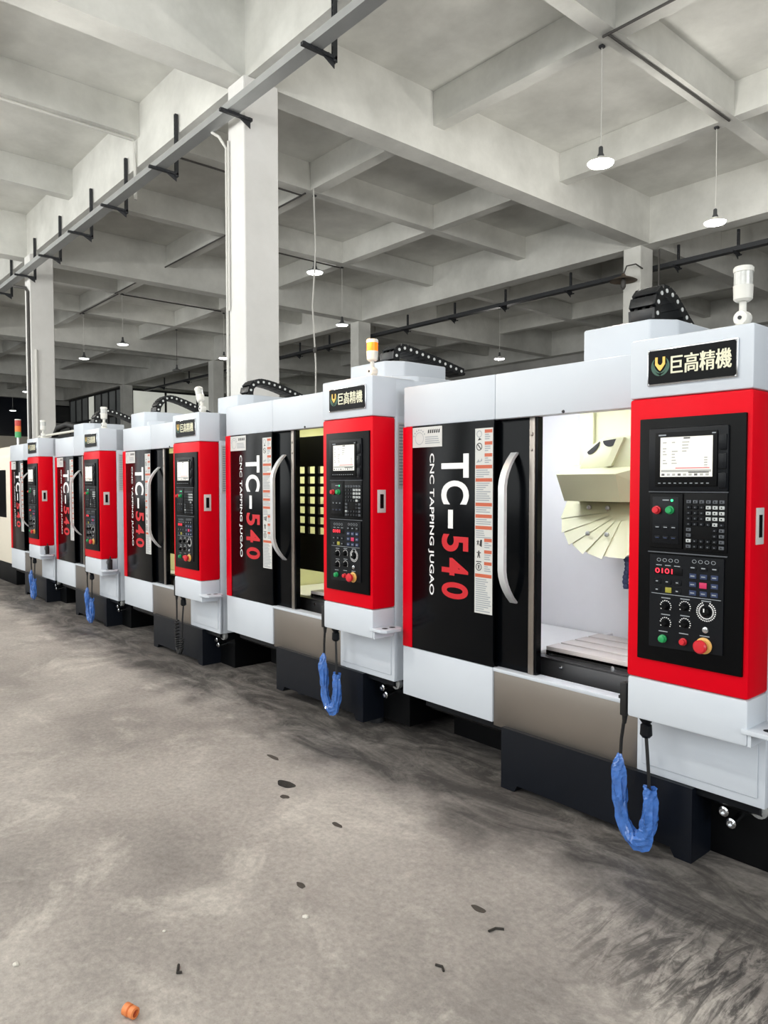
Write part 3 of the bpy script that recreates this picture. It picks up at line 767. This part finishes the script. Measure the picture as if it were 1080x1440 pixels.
def make_signal(root, dz, lit, tilt, sx):
    lp = part('sig_foot', 'signal_lamp', lambda b: b.lathe([(.04, 0), (.038, .010), (.026, .016), (.0005, .017)], (-1.245, 2.72, 2.056), 18), M['lampw'], root, dz); lp.location.x = sx
    part('sig_hinge', 'hinge', lambda b: b.lathe([(.010, -.024), (.024, -.022), (.027, -.016), (.027, .016), (.024, .022), (.010, .024)], (-1.245, 2.72, 2.095), 20, 0, 'y').lathe([(.007, -.027), (.007, -.023)], (-1.245, 2.72, 2.095), 10, 1, 'y'), [M['lampw'], M['strut']], lp)
    piv = Vector((-1.245, 2.72, 2.095)) - Vector(ORG)
    for nm, prof, mt in (('stem', [(.016, 0), (.016, .075), (.022, .085)], 'lampw'), ('cup', [(.030, .075), (.041, .085), (.043, .14), (.044, .145)], 'lampw'),
                         ('lens', [(.041, .145), (.041, .205)], 'lensor' if lit else 'lens'), ('cap', [(.044, .205), (.044, .222), (.038, .23), (.0005, .231)], 'lampw')):
        k = ('sig', nm, lit)
        if k not in CACHE: CACHE[k] = MB().lathe([(r_*.78, h_*.80) for r_, h_ in prof], n=22).mesh(nm, M[mt])
        o = link(nm, CACHE[k], lp, piv); o.rotation_euler = (0, R(tilt), 0)
    if lit:
        ld = bpy.data.lights.new('signal_light', 'POINT'); ld.energy = 2.5; ld.color = (1, .45, .1); ld.shadow_soft_size = .04
        lo = bpy.data.objects.new('signal_light', ld); col.objects.link(lo); lo.parent = lp; lo.location = piv + Vector((0, -.07, .18))

def make_cable(root, dz, kind):
    conn = part('conn_l', 'cable_connector', lambda b: b.box(-1.600, -1.572, 2.63, 2.67, .565, .70, bev=.004).box(-1.612, -1.60, 2.64, 2.655, .63, .642).cyl((-1.588, 2.65, .565), (-1.59, 2.65, .53), .012, .008, 10), M['rubber'], root, dz)
    part('conn_r', 'cable_gland', lambda b: b.lathe([(.016, .0), (.024, .01), (.022, .05), (.016, .056), (.026, .07), (.026, .085)], (-1.505, 2.67, .49), 12), M['slate'], root, dz)
    if kind == 'bag':
        cb = part('cable_u', 'handwheel_cable', lambda b: b.tube([(-1.59, 2.65, .55), (-1.605, 2.655, .46), (-1.612, 2.66, .38), (-1.60, 2.66, .22), (-1.57, 2.66, .10), (-1.535, 2.66, .075), (-1.50, 2.66, .10), (-1.482, 2.66, .2), (-1.485, 2.66, .33), (-1.495, 2.665, .42), (-1.505, 2.67, .5)], .007, 8), M['rubber'], root, dz)
        def bag(b):
            rr = random.Random(4)
            ctl = [(-1.611, .40, .008), (-1.612, .375, .020), (-1.618, .33, .032), (-1.615, .26, .034), (-1.605, .19, .03), (-1.592, .13, .028), (-1.565, .082, .032), (-1.535, .06, .036), (-1.50, .075, .036), (-1.484, .12, .032), (-1.478, .18, .035), (-1.476, .24, .030), (-1.474, .285, .027), (-1.472, .305, .030)]
            pts = []; rs = []
            for i in range(len(ctl) - 1):
                for k in range(4):
                    t = k/4; a, c = ctl[i], ctl[i+1]
                    pts.append(Vector((a[0] + (c[0]-a[0])*t, 2.655, a[1] + (c[1]-a[1])*t))); rs.append(a[2] + (c[2]-a[2])*t)
            n = 16; m0 = len(b.v); vs = []; fs = []
            for i, p in enumerate(pts):
                t = (pts[min(i+1, len(pts)-1)] - pts[max(i-1, 0)]).normalized(); u = Vector((0, 1, 0)); w2 = t.cross(u)
                for j in range(n):
                    a = 2*math.pi*j/n
                    r = rs[i]*.92*(1 + .20*math.sin(a*3 + i*.42) + .14*math.sin(a*7 - i*.31 + 1.3*math.sin(i*.6)) + rr.uniform(-.05, .05))
                    vs.append(p + (u*math.cos(a)*.75 + w2*math.sin(a))*r)
            for i in range(len(pts) - 1):
                for j in range(n): fs.append((i*n+j, i*n+(j+1) % n, (i+1)*n+(j+1) % n, (i+1)*n+j))
            b.add(vs, fs)
        if 'bag' not in CACHE:
            mb = MB(); bag(mb); CACHE['bag'] = mb.mesh('plastic_sleeve', M['bag'], ORG, smooth=False)
        s = link('plastic_sleeve', CACHE['bag'], cb); s['label'] = 'crumpled translucent blue plastic sleeve round the cable'
    else:
        def coil(b):
            path = [(-1.59, .50), (-1.60, .36), (-1.60, .22), (-1.588, .13), (-1.555, .085), (-1.522, .13), (-1.51, .22)]
            P = []
            for i in range(len(path) - 1):
                for k in range(40):
                    t = k/40; a, c = path[i], path[i+1]; P.append((a[0] + (c[0]-a[0])*t, a[1] + (c[1]-a[1])*t))
            b.tube([(P[i][0] + .016*math.cos(i*.78), 2.655 + .016*math.sin(i*.78), P[i][1]) for i in range(40, len(P))], .0055, 6)
            b.tube([(-1.59, 2.65, .55), (-1.60, 2.655, .45), (-1.60, 2.655, .36)], .007, 8); b.tube([(-1.51, 2.655, .22), (-1.508, 2.66, .36), (-1.505, 2.67, .5)], .007, 8)
        part('coil', 'coiled_cable', coil, M['rubber'], root, dz)

def machine(idx, x0, dz, label, lit=False, tilt=0, cable='bag', chain=None, detail=1, inside='dark', remote=None):
    root = tag(empty('tapping_machine', (ORG[0] + x0, ORG[1], 0)), label, 'machine', 'red white and black tapping machines in a row')
    W = M['white']
    def p(name, fn, mats, parent=root, key=None, lab=None): return part(key or name, name, fn, mats, parent, dz if parent is root else 0, lab)
    # enclosure
    p('side_panel', lambda b: b.box(XL, XL + .02, YF + .002, YBK, .30, 2.04, bev=.004), W, key='sideL')
    p('side_panel', lambda b: b.box(XR - .02, XR, YF + .002, YBK, .30, 2.05, bev=.004), W, key='sideR')
    p('back_panel', lambda b: b.box(XL + .02, XR - .02, YBK - .02, YBK, .30, 2.03), W)
    p('roof_panel', lambda b: b.box(XL + .02, XR - .02, 2.86, YBK - .02, 2.0, 2.03), W)
    p('header_panel', lambda b: b.box(XL, -2.4055, YF, YF + .07, 1.817, 2.04, bev=.006), W, key='headL')
    p('header_panel', lambda b: b.box(-2.4045, -1.57, YF, YF + .07, 1.817, 2.04, bev=.006), W, key='headR')
    p('header_screw', lambda b: b.lathe([(.008, 0), (.006, -.005), (.0005, -.006)], (-2.0, YF, 1.826), 8, 0, 'y'), M['strut'])
    p('sign_housing', lambda b: b.box(-1.568, XR, YP, YF + .16, 1.829, 2.056, bev=.010), W)
    npl = p('name_plate', f_nameplate, [M['panel'], M['chrome']], lab='black plate with gold emblem and four ivory characters')
    p('lettering', f_cjk, M['cjk'], npl); p('emblem', f_emblem, [M['gold'], M['green']], npl); p('rivet', f_rivets, M['chrome'], npl, key='rivets')
    # black fixed front with red edge strip and lettering
    fp = p('front_panel', lambda b: b.box(-2.998, -2.405, 2.785, 2.80, .579, 1.816, bev=.002), M['black'], lab='gloss black front panel with turned lettering')
    p('red_strip', lambda b: b.box(-3.075, -2.999, 2.783, 2.80, .579, 1.816, bev=.002), M['red'])
    def tc(b):
        text_v(b, 'T', -2.771, -2.573, 1.655, 1.530, 2.7843, 0, 0.028); text_v(b, 'C', -2.771, -2.571, 1.516, 1.390, 2.7843, 0, 0.028)
        b.rect(-2.720, -2.684, 1.263, 1.362, 2.7843, 0)
    def n540(b):
        for c, a, e in (('5', 1.233, 1.141), ('4', 1.108, 1.015), ('0', .980, .892)): text_v(b, c, -2.766, -2.574, a, e, 2.7843, 0, 0.028)
    p('model_lettering', tc, M['wprint'], fp, key='tc')
    p('model_lettering', n540, M['rprint'], fp, key='540')
    p('small_lettering', lambda b: text_v(b, 'CNC TAPPING JUGAO', -2.869, -2.825, 1.663, .895, 2.7843, 0, 0.015), M['wprint'], fp)
    p('warning_label', f_warn, [M['plate'], M['oprint'], M['gprint'], M['kprint']], fp, lab='tall white warning label with orange headings')
    p('maker_label', f_maker, [M['plate'], M['gprint'], M['kprint']], fp, lab='silver maker label with a ring mark')
    # sliding door
    dr = p('sliding_door', lambda b: b.box(-2.80, -2.213, 2.826, 2.85, .56, 1.86, bev=.002).box(-2.180, -2.166, 2.824, 2.86, .56, 1.86), M['black'], lab='black sliding door pushed open')
    p('door_edge', lambda b: b.box(-2.213, -2.180, 2.818, 2.855, .57, 1.86, bev=.003).lathe([(.010, 0), (.007, -.004), (.0005, -.005)], (-2.197, 2.818, 1.735), 10, 0, 'y').lathe([(.007, 0), (.005, -.004), (.0005, -.005)], (-2.197, 2.818, 1.66), 10, 0, 'y'), M['steel'], dr)
    p('door_handle', f_handle, M['alu'], dr, lab='bowed aluminium handle')
    # lower front
    p('lower_panel', lambda b: b.box(XL, -2.407, 2.785, 2.82, .30, .577, bev=.005), W)
    p('splash_panel', lambda b: b.box(-2.405, -1.613, 2.793, 2.82, .285, .560, bev=.003), M['steel'], lab='brushed stainless splash panel')
    p('door_sill', lambda b: b.box(-2.405, -1.57, 2.785, 2.86, .561, .579, bev=.003), W)
    lb = p('service_panel', lambda b: b.box(-1.611, XR, 2.785, 2.82, .30, .60, bev=.005), W)
    p('service_cover', lambda b: b.box(-1.585, -1.12, 2.779, 2.786, .335, .60, bev=.005), W, lb)
    p('chip_pan', f_pan, M['slate']); p('base', f_base, M['navy'], lab='navy black machine base'); p('base_box', f_sidebase, M['blackm']); p('coolant_tank', f_tank, M['blackm'])
    if dz > 0:
        for x in (-2.25, -1.45):
            for y in (2.95, 3.9):
                part(('foot', x, y), 'levelling_foot', (lambda x, y: lambda b: b.cyl((x, y, 0), (x, y, .06), .05, .05, 14).cyl((x, y, .05), (x, y, .30), .018, .018, 8))(x, y), M['strut'], root)
    else:
        pass
    def fitting(b, x, z):
        b.cyl((x, 2.94, z), (x, 2.86, z - .01), .014, .014, 10); b.lathe([(.016, 0), (.020, -.006), (.020, -.02), (.013, -.024), (.013, -.03), (.008, -.03), (.008, -.02)], (x, 2.865, z - .008), 10, 0, 'y')
    p('hose_fitting', lambda b: fitting(b, -1.272, .225), M['chrome'], key='fit1'); p('hose_fitting', lambda b: fitting(b, -1.243, .188), M['chrome'], key='fit2')
    p('drain_plug', lambda b: b.lathe([(.03, 0), (.034, -.008), (.034, -.03), (.02, -.034), (.02, -.04), (.0005, -.04)], (-1.135, 2.86, .275), 16, 0, 'y'), M['galv'])
    # operator pendant
    p('pendant_housing', lambda b: b.box(-1.566, XR + .001, YP, YF + .001, .738, 1.828, bev=.012), M['red'], lab='tall red operator panel housing')
    p('pendant_foot', lambda b: b.box(-1.562, XR, YP + .001, YF + .001, .573, .737, bev=.010), W)
    ph = p('pull_recess', lambda b: b.box(XR, XR + .006, 2.655, 2.715, 1.285, 1.415, bev=.002), M['plate'])
    p('recess_slot', lambda b: b.box(XR + .004, XR + .007, 2.672, 2.698, 1.31, 1.39), M['blackm'], ph)
    part('side_label', 'side_label', lambda b: [b.box(XR, XR + .001, 2.81, 2.93, 1.42, 1.80)] + [b.add([(XR + .0015, 2.82, 1.79 - .018*k), (XR + .0015, 2.88 + .04*((k*7) % 5)/5, 1.79 - .018*k), (XR + .0015, 2.88 + .04*((k*7) % 5)/5, 1.782 - .018*k), (XR + .0015, 2.82, 1.782 - .018*k)], [(0, 1, 2, 3)], 1) for k in range(20)], [M['plate'], M['gprint']], root, dz)
    cp = p('control_panel', lambda b: b.box(-1.514, -1.112, 2.608, 2.624, .820, 1.747, bev=.003), M['panel'], lab='black control panel with screen, keys and knobs')
    p('display_unit', f_display, [M['slate'], M['blackm'], M['gprint']], cp); p('screen', f_screen, [M['screen'], M['scr_line'], M['scr_red'], M['scr_dark']], cp, lab='lit pale screen')
    p('button_panel', f_btnpanel, [M['blackm'], M['slate'], M['gprint'], M['keyb']], cp); p('keypad', f_keypad, M['blackm'], cp)
    ky = p('keys', f_keys, [M['keyw'], M['keyg'], M['slate']], cp, key='keypad_keys'); ky['kind'] = 'stuff'
    p('operation_panel', f_oppanel, [M['slate'], M['blackm'], M['gprint'], M['blackm']], cp)
    fk = p('function_keys', f_fnkeys, [M['slate'], M['keyb'], M['gprint']], cp); fk['kind'] = 'stuff'
    p('digit_display', f_digits, M['led'], cp, lab='red digits reading 0101')
    for i in range(3): p('soft_key', f_softkey(i), M['slate'], cp, key=('soft', i))
    for z in (1.469, 1.240): p('divider', f_divider(z), M['keyg'], cp, key=('div', z))
    for nm, x, z, r, h, mt in (('power_button', -1.433, 1.400, .0125, .022, 'bred'), ('power_button', -1.380, 1.401, .0125, .022, 'bgrn'), ('indicator', -1.374, 1.437, .005, .005, 'ledg'),
                               ('cycle_button', -1.403, .912, .0125, .018, 'bgrn'), ('hold_button', -1.322, .913, .011, .018, 'bred'), ('key_switch', -1.240, .969, .009, .008, 'chrome')):
        p(nm, f_round(x, z, r, h), M[mt], cp, key=(nm, x))
    p('lit_key', lambda b: b.box(-1.396, -1.372, 2.599, 2.603, 1.089, 1.109, bev=.001), M['keyy'], cp, key='ky'); p('lit_key', lambda b: b.box(-1.265, -1.238, 2.599, 2.603, 1.119, 1.140, bev=.001), M['keyp'], cp, key='kp')
    for x, z in ((-1.394, 1.037), (-1.319, 1.043), (-1.394, .973), (-1.318, .980)): p('knob', f_knob(x, z, .0135), [M['blackm'], M['wprint']], cp, key=('knob', x, z))
    p('feed_dial', f_dial, [M['blackm'], M['wprint']], cp); p('emergency_stop', f_estop, [M['bred'], M['estop']], cp, lab='red mushroom emergency stop on a yellow collar')
    # small shelf with two holes beside the pendant
    def shelf(b):
        b.prism([(XR - .02, 2.615), (XR + .075, 2.615), (XR + .105, 2.635), (XR + .105, 2.745), (XR + .08, 2.77), (XR - .02, 2.77)], 'z', .618, .636, 0, bev=.003)
        b.box(XR, XR + .012, 2.625, 2.765, .575, .62)
        for y in (2.665, 2.72): b.lathe([(.018, .0005), (.0005, .0006)], (XR + .055, y, .636), 14, 1)
    p('tool_shelf', shelf, [M['white'], M['blackm']])
    # inside
    LM = {'white': M['liner'], 'dark': M['yellowish']}[inside]
    ik = inside
    p('interior_liner', lambda b: b.box(-2.96, -1.13, 3.80, 3.82, .45, 1.99).box(-2.98, -2.96, 2.87, 3.82, .45, 1.99).box(-1.13, XR - .022, 2.87, 3.82, .45, 1.99).box(-2.96, -1.13, 2.87, 3.80, 1.97, 1.99).box(-2.96, -1.13, 2.87, 3.80, .44, .46), LM, key=('liner', ik))
    p('work_table', lambda b: [b.box(-2.24, -1.20, 3.00, 3.47, .625, .665, 1)] + [b.box(-2.24, -1.20, 3.00 + .122*k, 3.102 + .122*k, .650, .685, 0, bev=.002) for k in range(4)] + [b.lathe([(.010, 0), (.010, -.006), (.0005, -.007)], (x, 3.0, .645), 8, 2, 'y') for x in (-2.21, -1.86)], [M['tabletop'], M['slot'], M['chrome']])
    p('table_apron', lambda b: [b.box(-2.60, -1.16, 2.945, 2.965, .46, .640, 0, bev=.003), b.box(-2.60, -1.16, 2.945, 3.0, .632, .642, 0)] + [b.lathe([(.009, 0), (.009, -.005), (.0005, -.006)], (x, 2.945, z), 8, 1, 'y') for x in (-2.11, -1.76) for z in (.61, .545)], [M['dsteel'], M['chrome']])
    p('way_cover', lambda b: b.box(-2.36, -2.33, 3.0, 3.75, .60, .635, bev=.004).box(-2.95, -2.33, 3.0, 3.78, .58, .61), M['liner'])
    if inside == 'white':
        p('column_cover', f_column_cover, M['cream']); p('head_cover', f_head, M['cream'])
        hd = p('head_cowl', f_cowl, M['cream'])
        p('cowl_port', f_port(-2.175, 1.690, .036, .030, .025), M['slot'], hd, key='po1'); p('cowl_port', f_port(-2.078, 1.722, .040, .034, .004), M['slot'], hd, key='po2')
        ds = p('tool_carousel', f_disc, M['cream'], lab='cream fan shaped tool magazine under the spindle head')
        for i in range(10): p('leaf', f_leaf(i), M['cream'], ds, key=('leaf', i))
        for x, z, y in ((-2.23, 1.375, 3.35), (-2.12, 1.375, 3.35), (-2.16, 1.245, 3.235), (-2.05, 1.245, 3.235)): p('bolt', f_disc_bolt(x, z, y), M['galv'], ds, key=('db', x, z))
        p('coolant_hose', lambda b: [b.lathe([(.012, -.012), (.016, 0), (.012, .012)], (-1.93 + .006*math.sin(k), 3.22, 1.13 - .022*k), 8) for k in range(7)], M['keyb'])
    else:
        p('inner_guard', f_lattice, M['dark'], lab='dark inner guard with a grid of square openings')
    wlgt = p('work_light', lambda b: b.box(-2.9, -1.2, 2.90, 2.95, 1.93, 1.965, bev=.005), M['glowd'] if inside == 'white' else M['lampw'], key=('wl', inside))
    for y, e in (((2.99, 3.0), (3.30, 2.0)) if inside == 'white' else ((3.0, .8), (3.5, 12.0))):
        ld = bpy.data.lights.new('work_lamp', 'AREA'); ld.shape = 'RECTANGLE'; ld.size = 1.5; ld.size_y = .08; ld.energy = e
        ld.color = (.95, .97, 1.0) if inside == 'white' else (1, .98, .88)
        lo = bpy.data.objects.new('work_lamp', ld); col.objects.link(lo); lo.parent = wlgt; lo.location = (-2.0 - ORG[0], y - ORG[1], 1.94); lo.rotation_euler = (R(8), 0, 0)
    if inside == 'white':
        ld = bpy.data.lights.new('work_lamp', 'POINT'); ld.energy = 8.0; ld.color = (.92, .94, 1.0); ld.shadow_soft_size = .1
        lo = bpy.data.objects.new('work_lamp', ld); col.objects.link(lo); lo.parent = wlgt; lo.location = (-2.55 - ORG[0], 3.05 - ORG[1], 1.80)
    # on top
    mc = p('motor_cover', lambda b: b.prism([(-2.34, 3.44), (-1.95, 3.44), (-1.86, 3.56), (-1.86, 3.98), (-2.34, 3.98)], 'z', 2.02, 2.33, 0, bev=.012), W)
    p('cover_step', lambda b: b.prism([(-2.335, 3.47), (-1.90, 3.47), (-1.78, 3.62), (-1.78, 4.02), (-2.335, 4.02)], 'z', 2.02, 2.22, 0, bev=.012), W, mc)
    p('sensor_box', lambda b: b.box(-1.63, -1.58, 2.85, 2.90, 2.04, 2.085, bev=.006), M['lampw'])
    make_chain(root, dz, idx, chain)
    make_signal(root, dz, lit, tilt, {1: .065, 2: .03}.get(idx, .015))
    make_cable(root, dz, cable)
    if remote:
        rm = tag(empty('handheld_controller', (x0 + XR + .055, 2.69, .64 + dz)), remote, 'controller', 'handheld controllers resting on the machine shelves')
        obj('body', MB().box(-.024, .024, -.02, .02, 0, .10, bev=.008), M['rubber'], rm)
        obj('dial', MB().lathe([(.02, 0), (.02, -.008), (.0005, -.01)], (0, -.02, .07), 14, 0, 'y'), M['keyg'], rm)
        obj('antenna', MB().cyl((.012, 0, .09), (.012, 0, .13), .007, .006, 8), M['rubber'], rm)
    return root

ch_a = [(3.62, 2.30), (3.60, 2.42), (3.66, 2.52), (3.78, 2.50), (3.93, 2.40), (4.08, 2.31), (4.22, 2.23)]
ch_b = [(3.62, 2.30), (3.60, 2.40), (3.66, 2.455), (3.85, 2.43), (4.10, 2.385), (4.36, 2.33)]
ch_c = [(3.62, 2.30), (3.61, 2.40), (3.69, 2.475), (3.85, 2.465), (4.03, 2.42), (4.22, 2.36)]
ch_d = [(3.63, 2.28), (3.65, 2.42), (3.76, 2.52), (3.92, 2.50), (4.15, 2.42), (4.40, 2.32)]
machine(1, 0.0, 0.0, 'tapping machine closest to the camera, open onto a bright white interior', chain=ch_a, inside='white', detail=1)
machine(2, -2.054, 0.05, 'tapping machine with the lit orange signal lamp, second from the camera', lit=True, chain=ch_b)
machine(3, -4.15, 0.0, 'tapping machine with a black coiled cable and tilted signal lamp, third in the row', tilt=-22, cable='coil', chain=ch_c)
machine(4, -6.315, 0.0, 'tapping machine between the coiled-cable machine and the last of the row', chain=ch_d, remote='black handheld controller on the shelf of the fourth machine in the row')
machine(5, -8.39, 0.0, 'last tapping machine of the row, next to the beige machine', chain=ch_d, remote='black handheld controller on the shelf of the last machine in the row')

# beige machine past the row, with its tower light
bx = tag(empty('beige_machine', (-12.75, 3.3, 0)), 'beige machine with dark base standing past the red machines', 'machine')
obj('body', MB().prism([(-.48, .32), (-.48, 1.90), (-.36, 2.06), (1.0, 2.18), (1.0, .32)], 'x', -1.3, 1.13, 0, bev=.03), M['beige'], bx)
obj('base', MB().box(-1.2, 1.05, -.40, .95, 0, .32, bev=.01), M['blackm'], bx)
obj('top_duct', MB().box(-1.2, 1.1, .62, .95, 2.10, 2.30, bev=.01), M['blackm'], bx)
obj('top_pipe', MB().tube([(-1.3, .6, 2.34), (1.12, .6, 2.34)], .02, 10), M['lampw'], bx)
obj('hose_loop', MB().tube([(-.75, .7, 2.30), (-.6, .72, 2.46), (-.2, .75, 2.50), (.2, .78, 2.44), (.42, .8, 2.30)], .05, 10), M['rubber'], bx)
struct(obj('trim_1', MB().box(-44.7, -44.64, 3.5, 12.4, 0, 4.15), M['beige']), 'cream painted lower wall under the night window')
obj('window_strip', MB().box(-.2, .9, -.485, -.478, 1.0, 1.7), M['black'], bx)
tw = tag(empty('tower_light', (-12.45, 3.15, 2.10)), 'three-colour tower light standing on the beige machine', 'signal light')
obj('mast', MB().cyl((0, 0, 0), (0, 0, .12), .02, .02, 10), M['alu'], tw)
for nm, z, mt in (('green_lens', .12, 'tg'), ('orange_lens', .21, 'to'), ('red_lens', .30, 'tr')):
    obj(nm, MB().lathe([(.045, 0), (.045, .08), (.042, .088)], (0, 0, z), 16), M[mt], tw)
obj('cap', MB().lathe([(.045, 0), (.045, .015), (.0005, .02)], (0, 0, .388), 16), M['lampw'], tw)

# ------------------------------------------------------------------ bits on the floor
def oil(x, y, rx, ry, label, seed, mt='dull'):
    rr = random.Random(seed); n = 22
    ph = [rr.uniform(0, 6.28) for _ in range(3)]
    pts = []
    for i in range(n):
        a = 2*math.pi*i/n; r = 1 + .10*math.sin(2*a + ph[0]) + .07*math.sin(3*a + ph[1]) + .05*math.sin(5*a + ph[2])
        pts.append((rx*r*math.cos(a), ry*r*math.sin(a)))
    b = MB(); b.prism(pts, 'z', 0, .0012)
    o = link('oil_spot', b.mesh('oil_spot', M[mt]), None, (x, y, .0)); tag(o, label, 'stain', 'oil spots on the floor')
oil(-3.05, 1.975, .055, .035, 'largest round black oil spot on the open floor', 1, 'oil')
oil(-2.93, 1.89, .026, .018, 'small oil spot just below the largest one', 2)
oil(-3.40, 2.12, .05, .016, 'long thin oil spot above the largest round one', 3)
oil(-2.535, 1.906, 0.03, .014, 'oil mark on the floor in front of the gap between the first two machines', 4)
oil(-2.236, 1.511, .026, .012, 'ragged oil mark midway between the camera and the first machine', 5)
oil(-1.70, 1.90, .034, .013, 'dull oil mark in front of the splash panel of the closest machine', 6)
def chip(x, y, s, label, mt='chip', seed=0):
    rr = random.Random(seed); bm = bmesh.new(); bmesh.ops.create_icosphere(bm, subdivisions=1, radius=s)
    for v in bm.verts: v.co = Vector((v.co.x*rr.uniform(.7, 1.4), v.co.y*rr.uniform(.6, 1.2), max(-.3*s, v.co.z*.5*rr.uniform(.7, 1.1))))
    b = MB(); b.bm(bm); z = -min(v[2] for v in b.v)
    tag(link('debris_chip', b.mesh('debris_chip', M[mt], smooth=False), None, (x, y, z)), label, 'debris', 'crumbs of debris on the floor')
chip(-2.056, 1.41, .013, 'largest pale chip lying on the open floor', seed=1)
chip(-2.438, .58, .012, 'pale sliver on the floor at the left edge', seed=2)
chip(-2.299, 1.004, .007, 'tiny pale crumb on the floor above the dark bent scrap', seed=3)
def scrap(x, y, pts, label):
    b = MB().tube([(a, c, .004) for a, c in pts], .004, 6)
    tag(link('debris_scrap', b.mesh('debris_scrap', M['twig']), None, (x, y, 0)), label, 'debris', 'dark scraps on the floor')
scrap(-2.083, .952, [(-.02, .012), (0, 0), (.012, -.008), (.02, .004)], 'dark bent scrap on the floor toward the orange cap')
scrap(-1.583, 1.855, [(-.004, -.03), (.0, .0), (.022, .018)], 'thin dark hook-shaped scrap on the floor before the closest machine')
scrap(-1.562, 1.574, [(-.02, -.004), (0, .006), (.018, -.006)], 'short dark curl of scrap on the floor at lower centre')
oc = tag(empty('orange_cap', (-1.985, .766, 0)), 'small orange plastic cap lying on the floor at the bottom edge', 'cap')
ocb = MB().lathe([(.013, -.022), (.017, -.02), (.017, -.003), (.012, 0), (.016, .003), (.016, .018), (.010, .02), (.010, .008), (.0005, .008)], (0, 0, .017), 14, 0, 'x')
o = obj('shell', ocb, M['orange'], oc); o.rotation_euler = (0, 0, R(20))
o = obj('plug', MB().lathe([(.0095, .009), (.0095, .012), (.0005, .012)], (0, 0, .017), 12, 0, 'x'), M['orange2'], oc); o.rotation_euler = (0, 0, R(20))
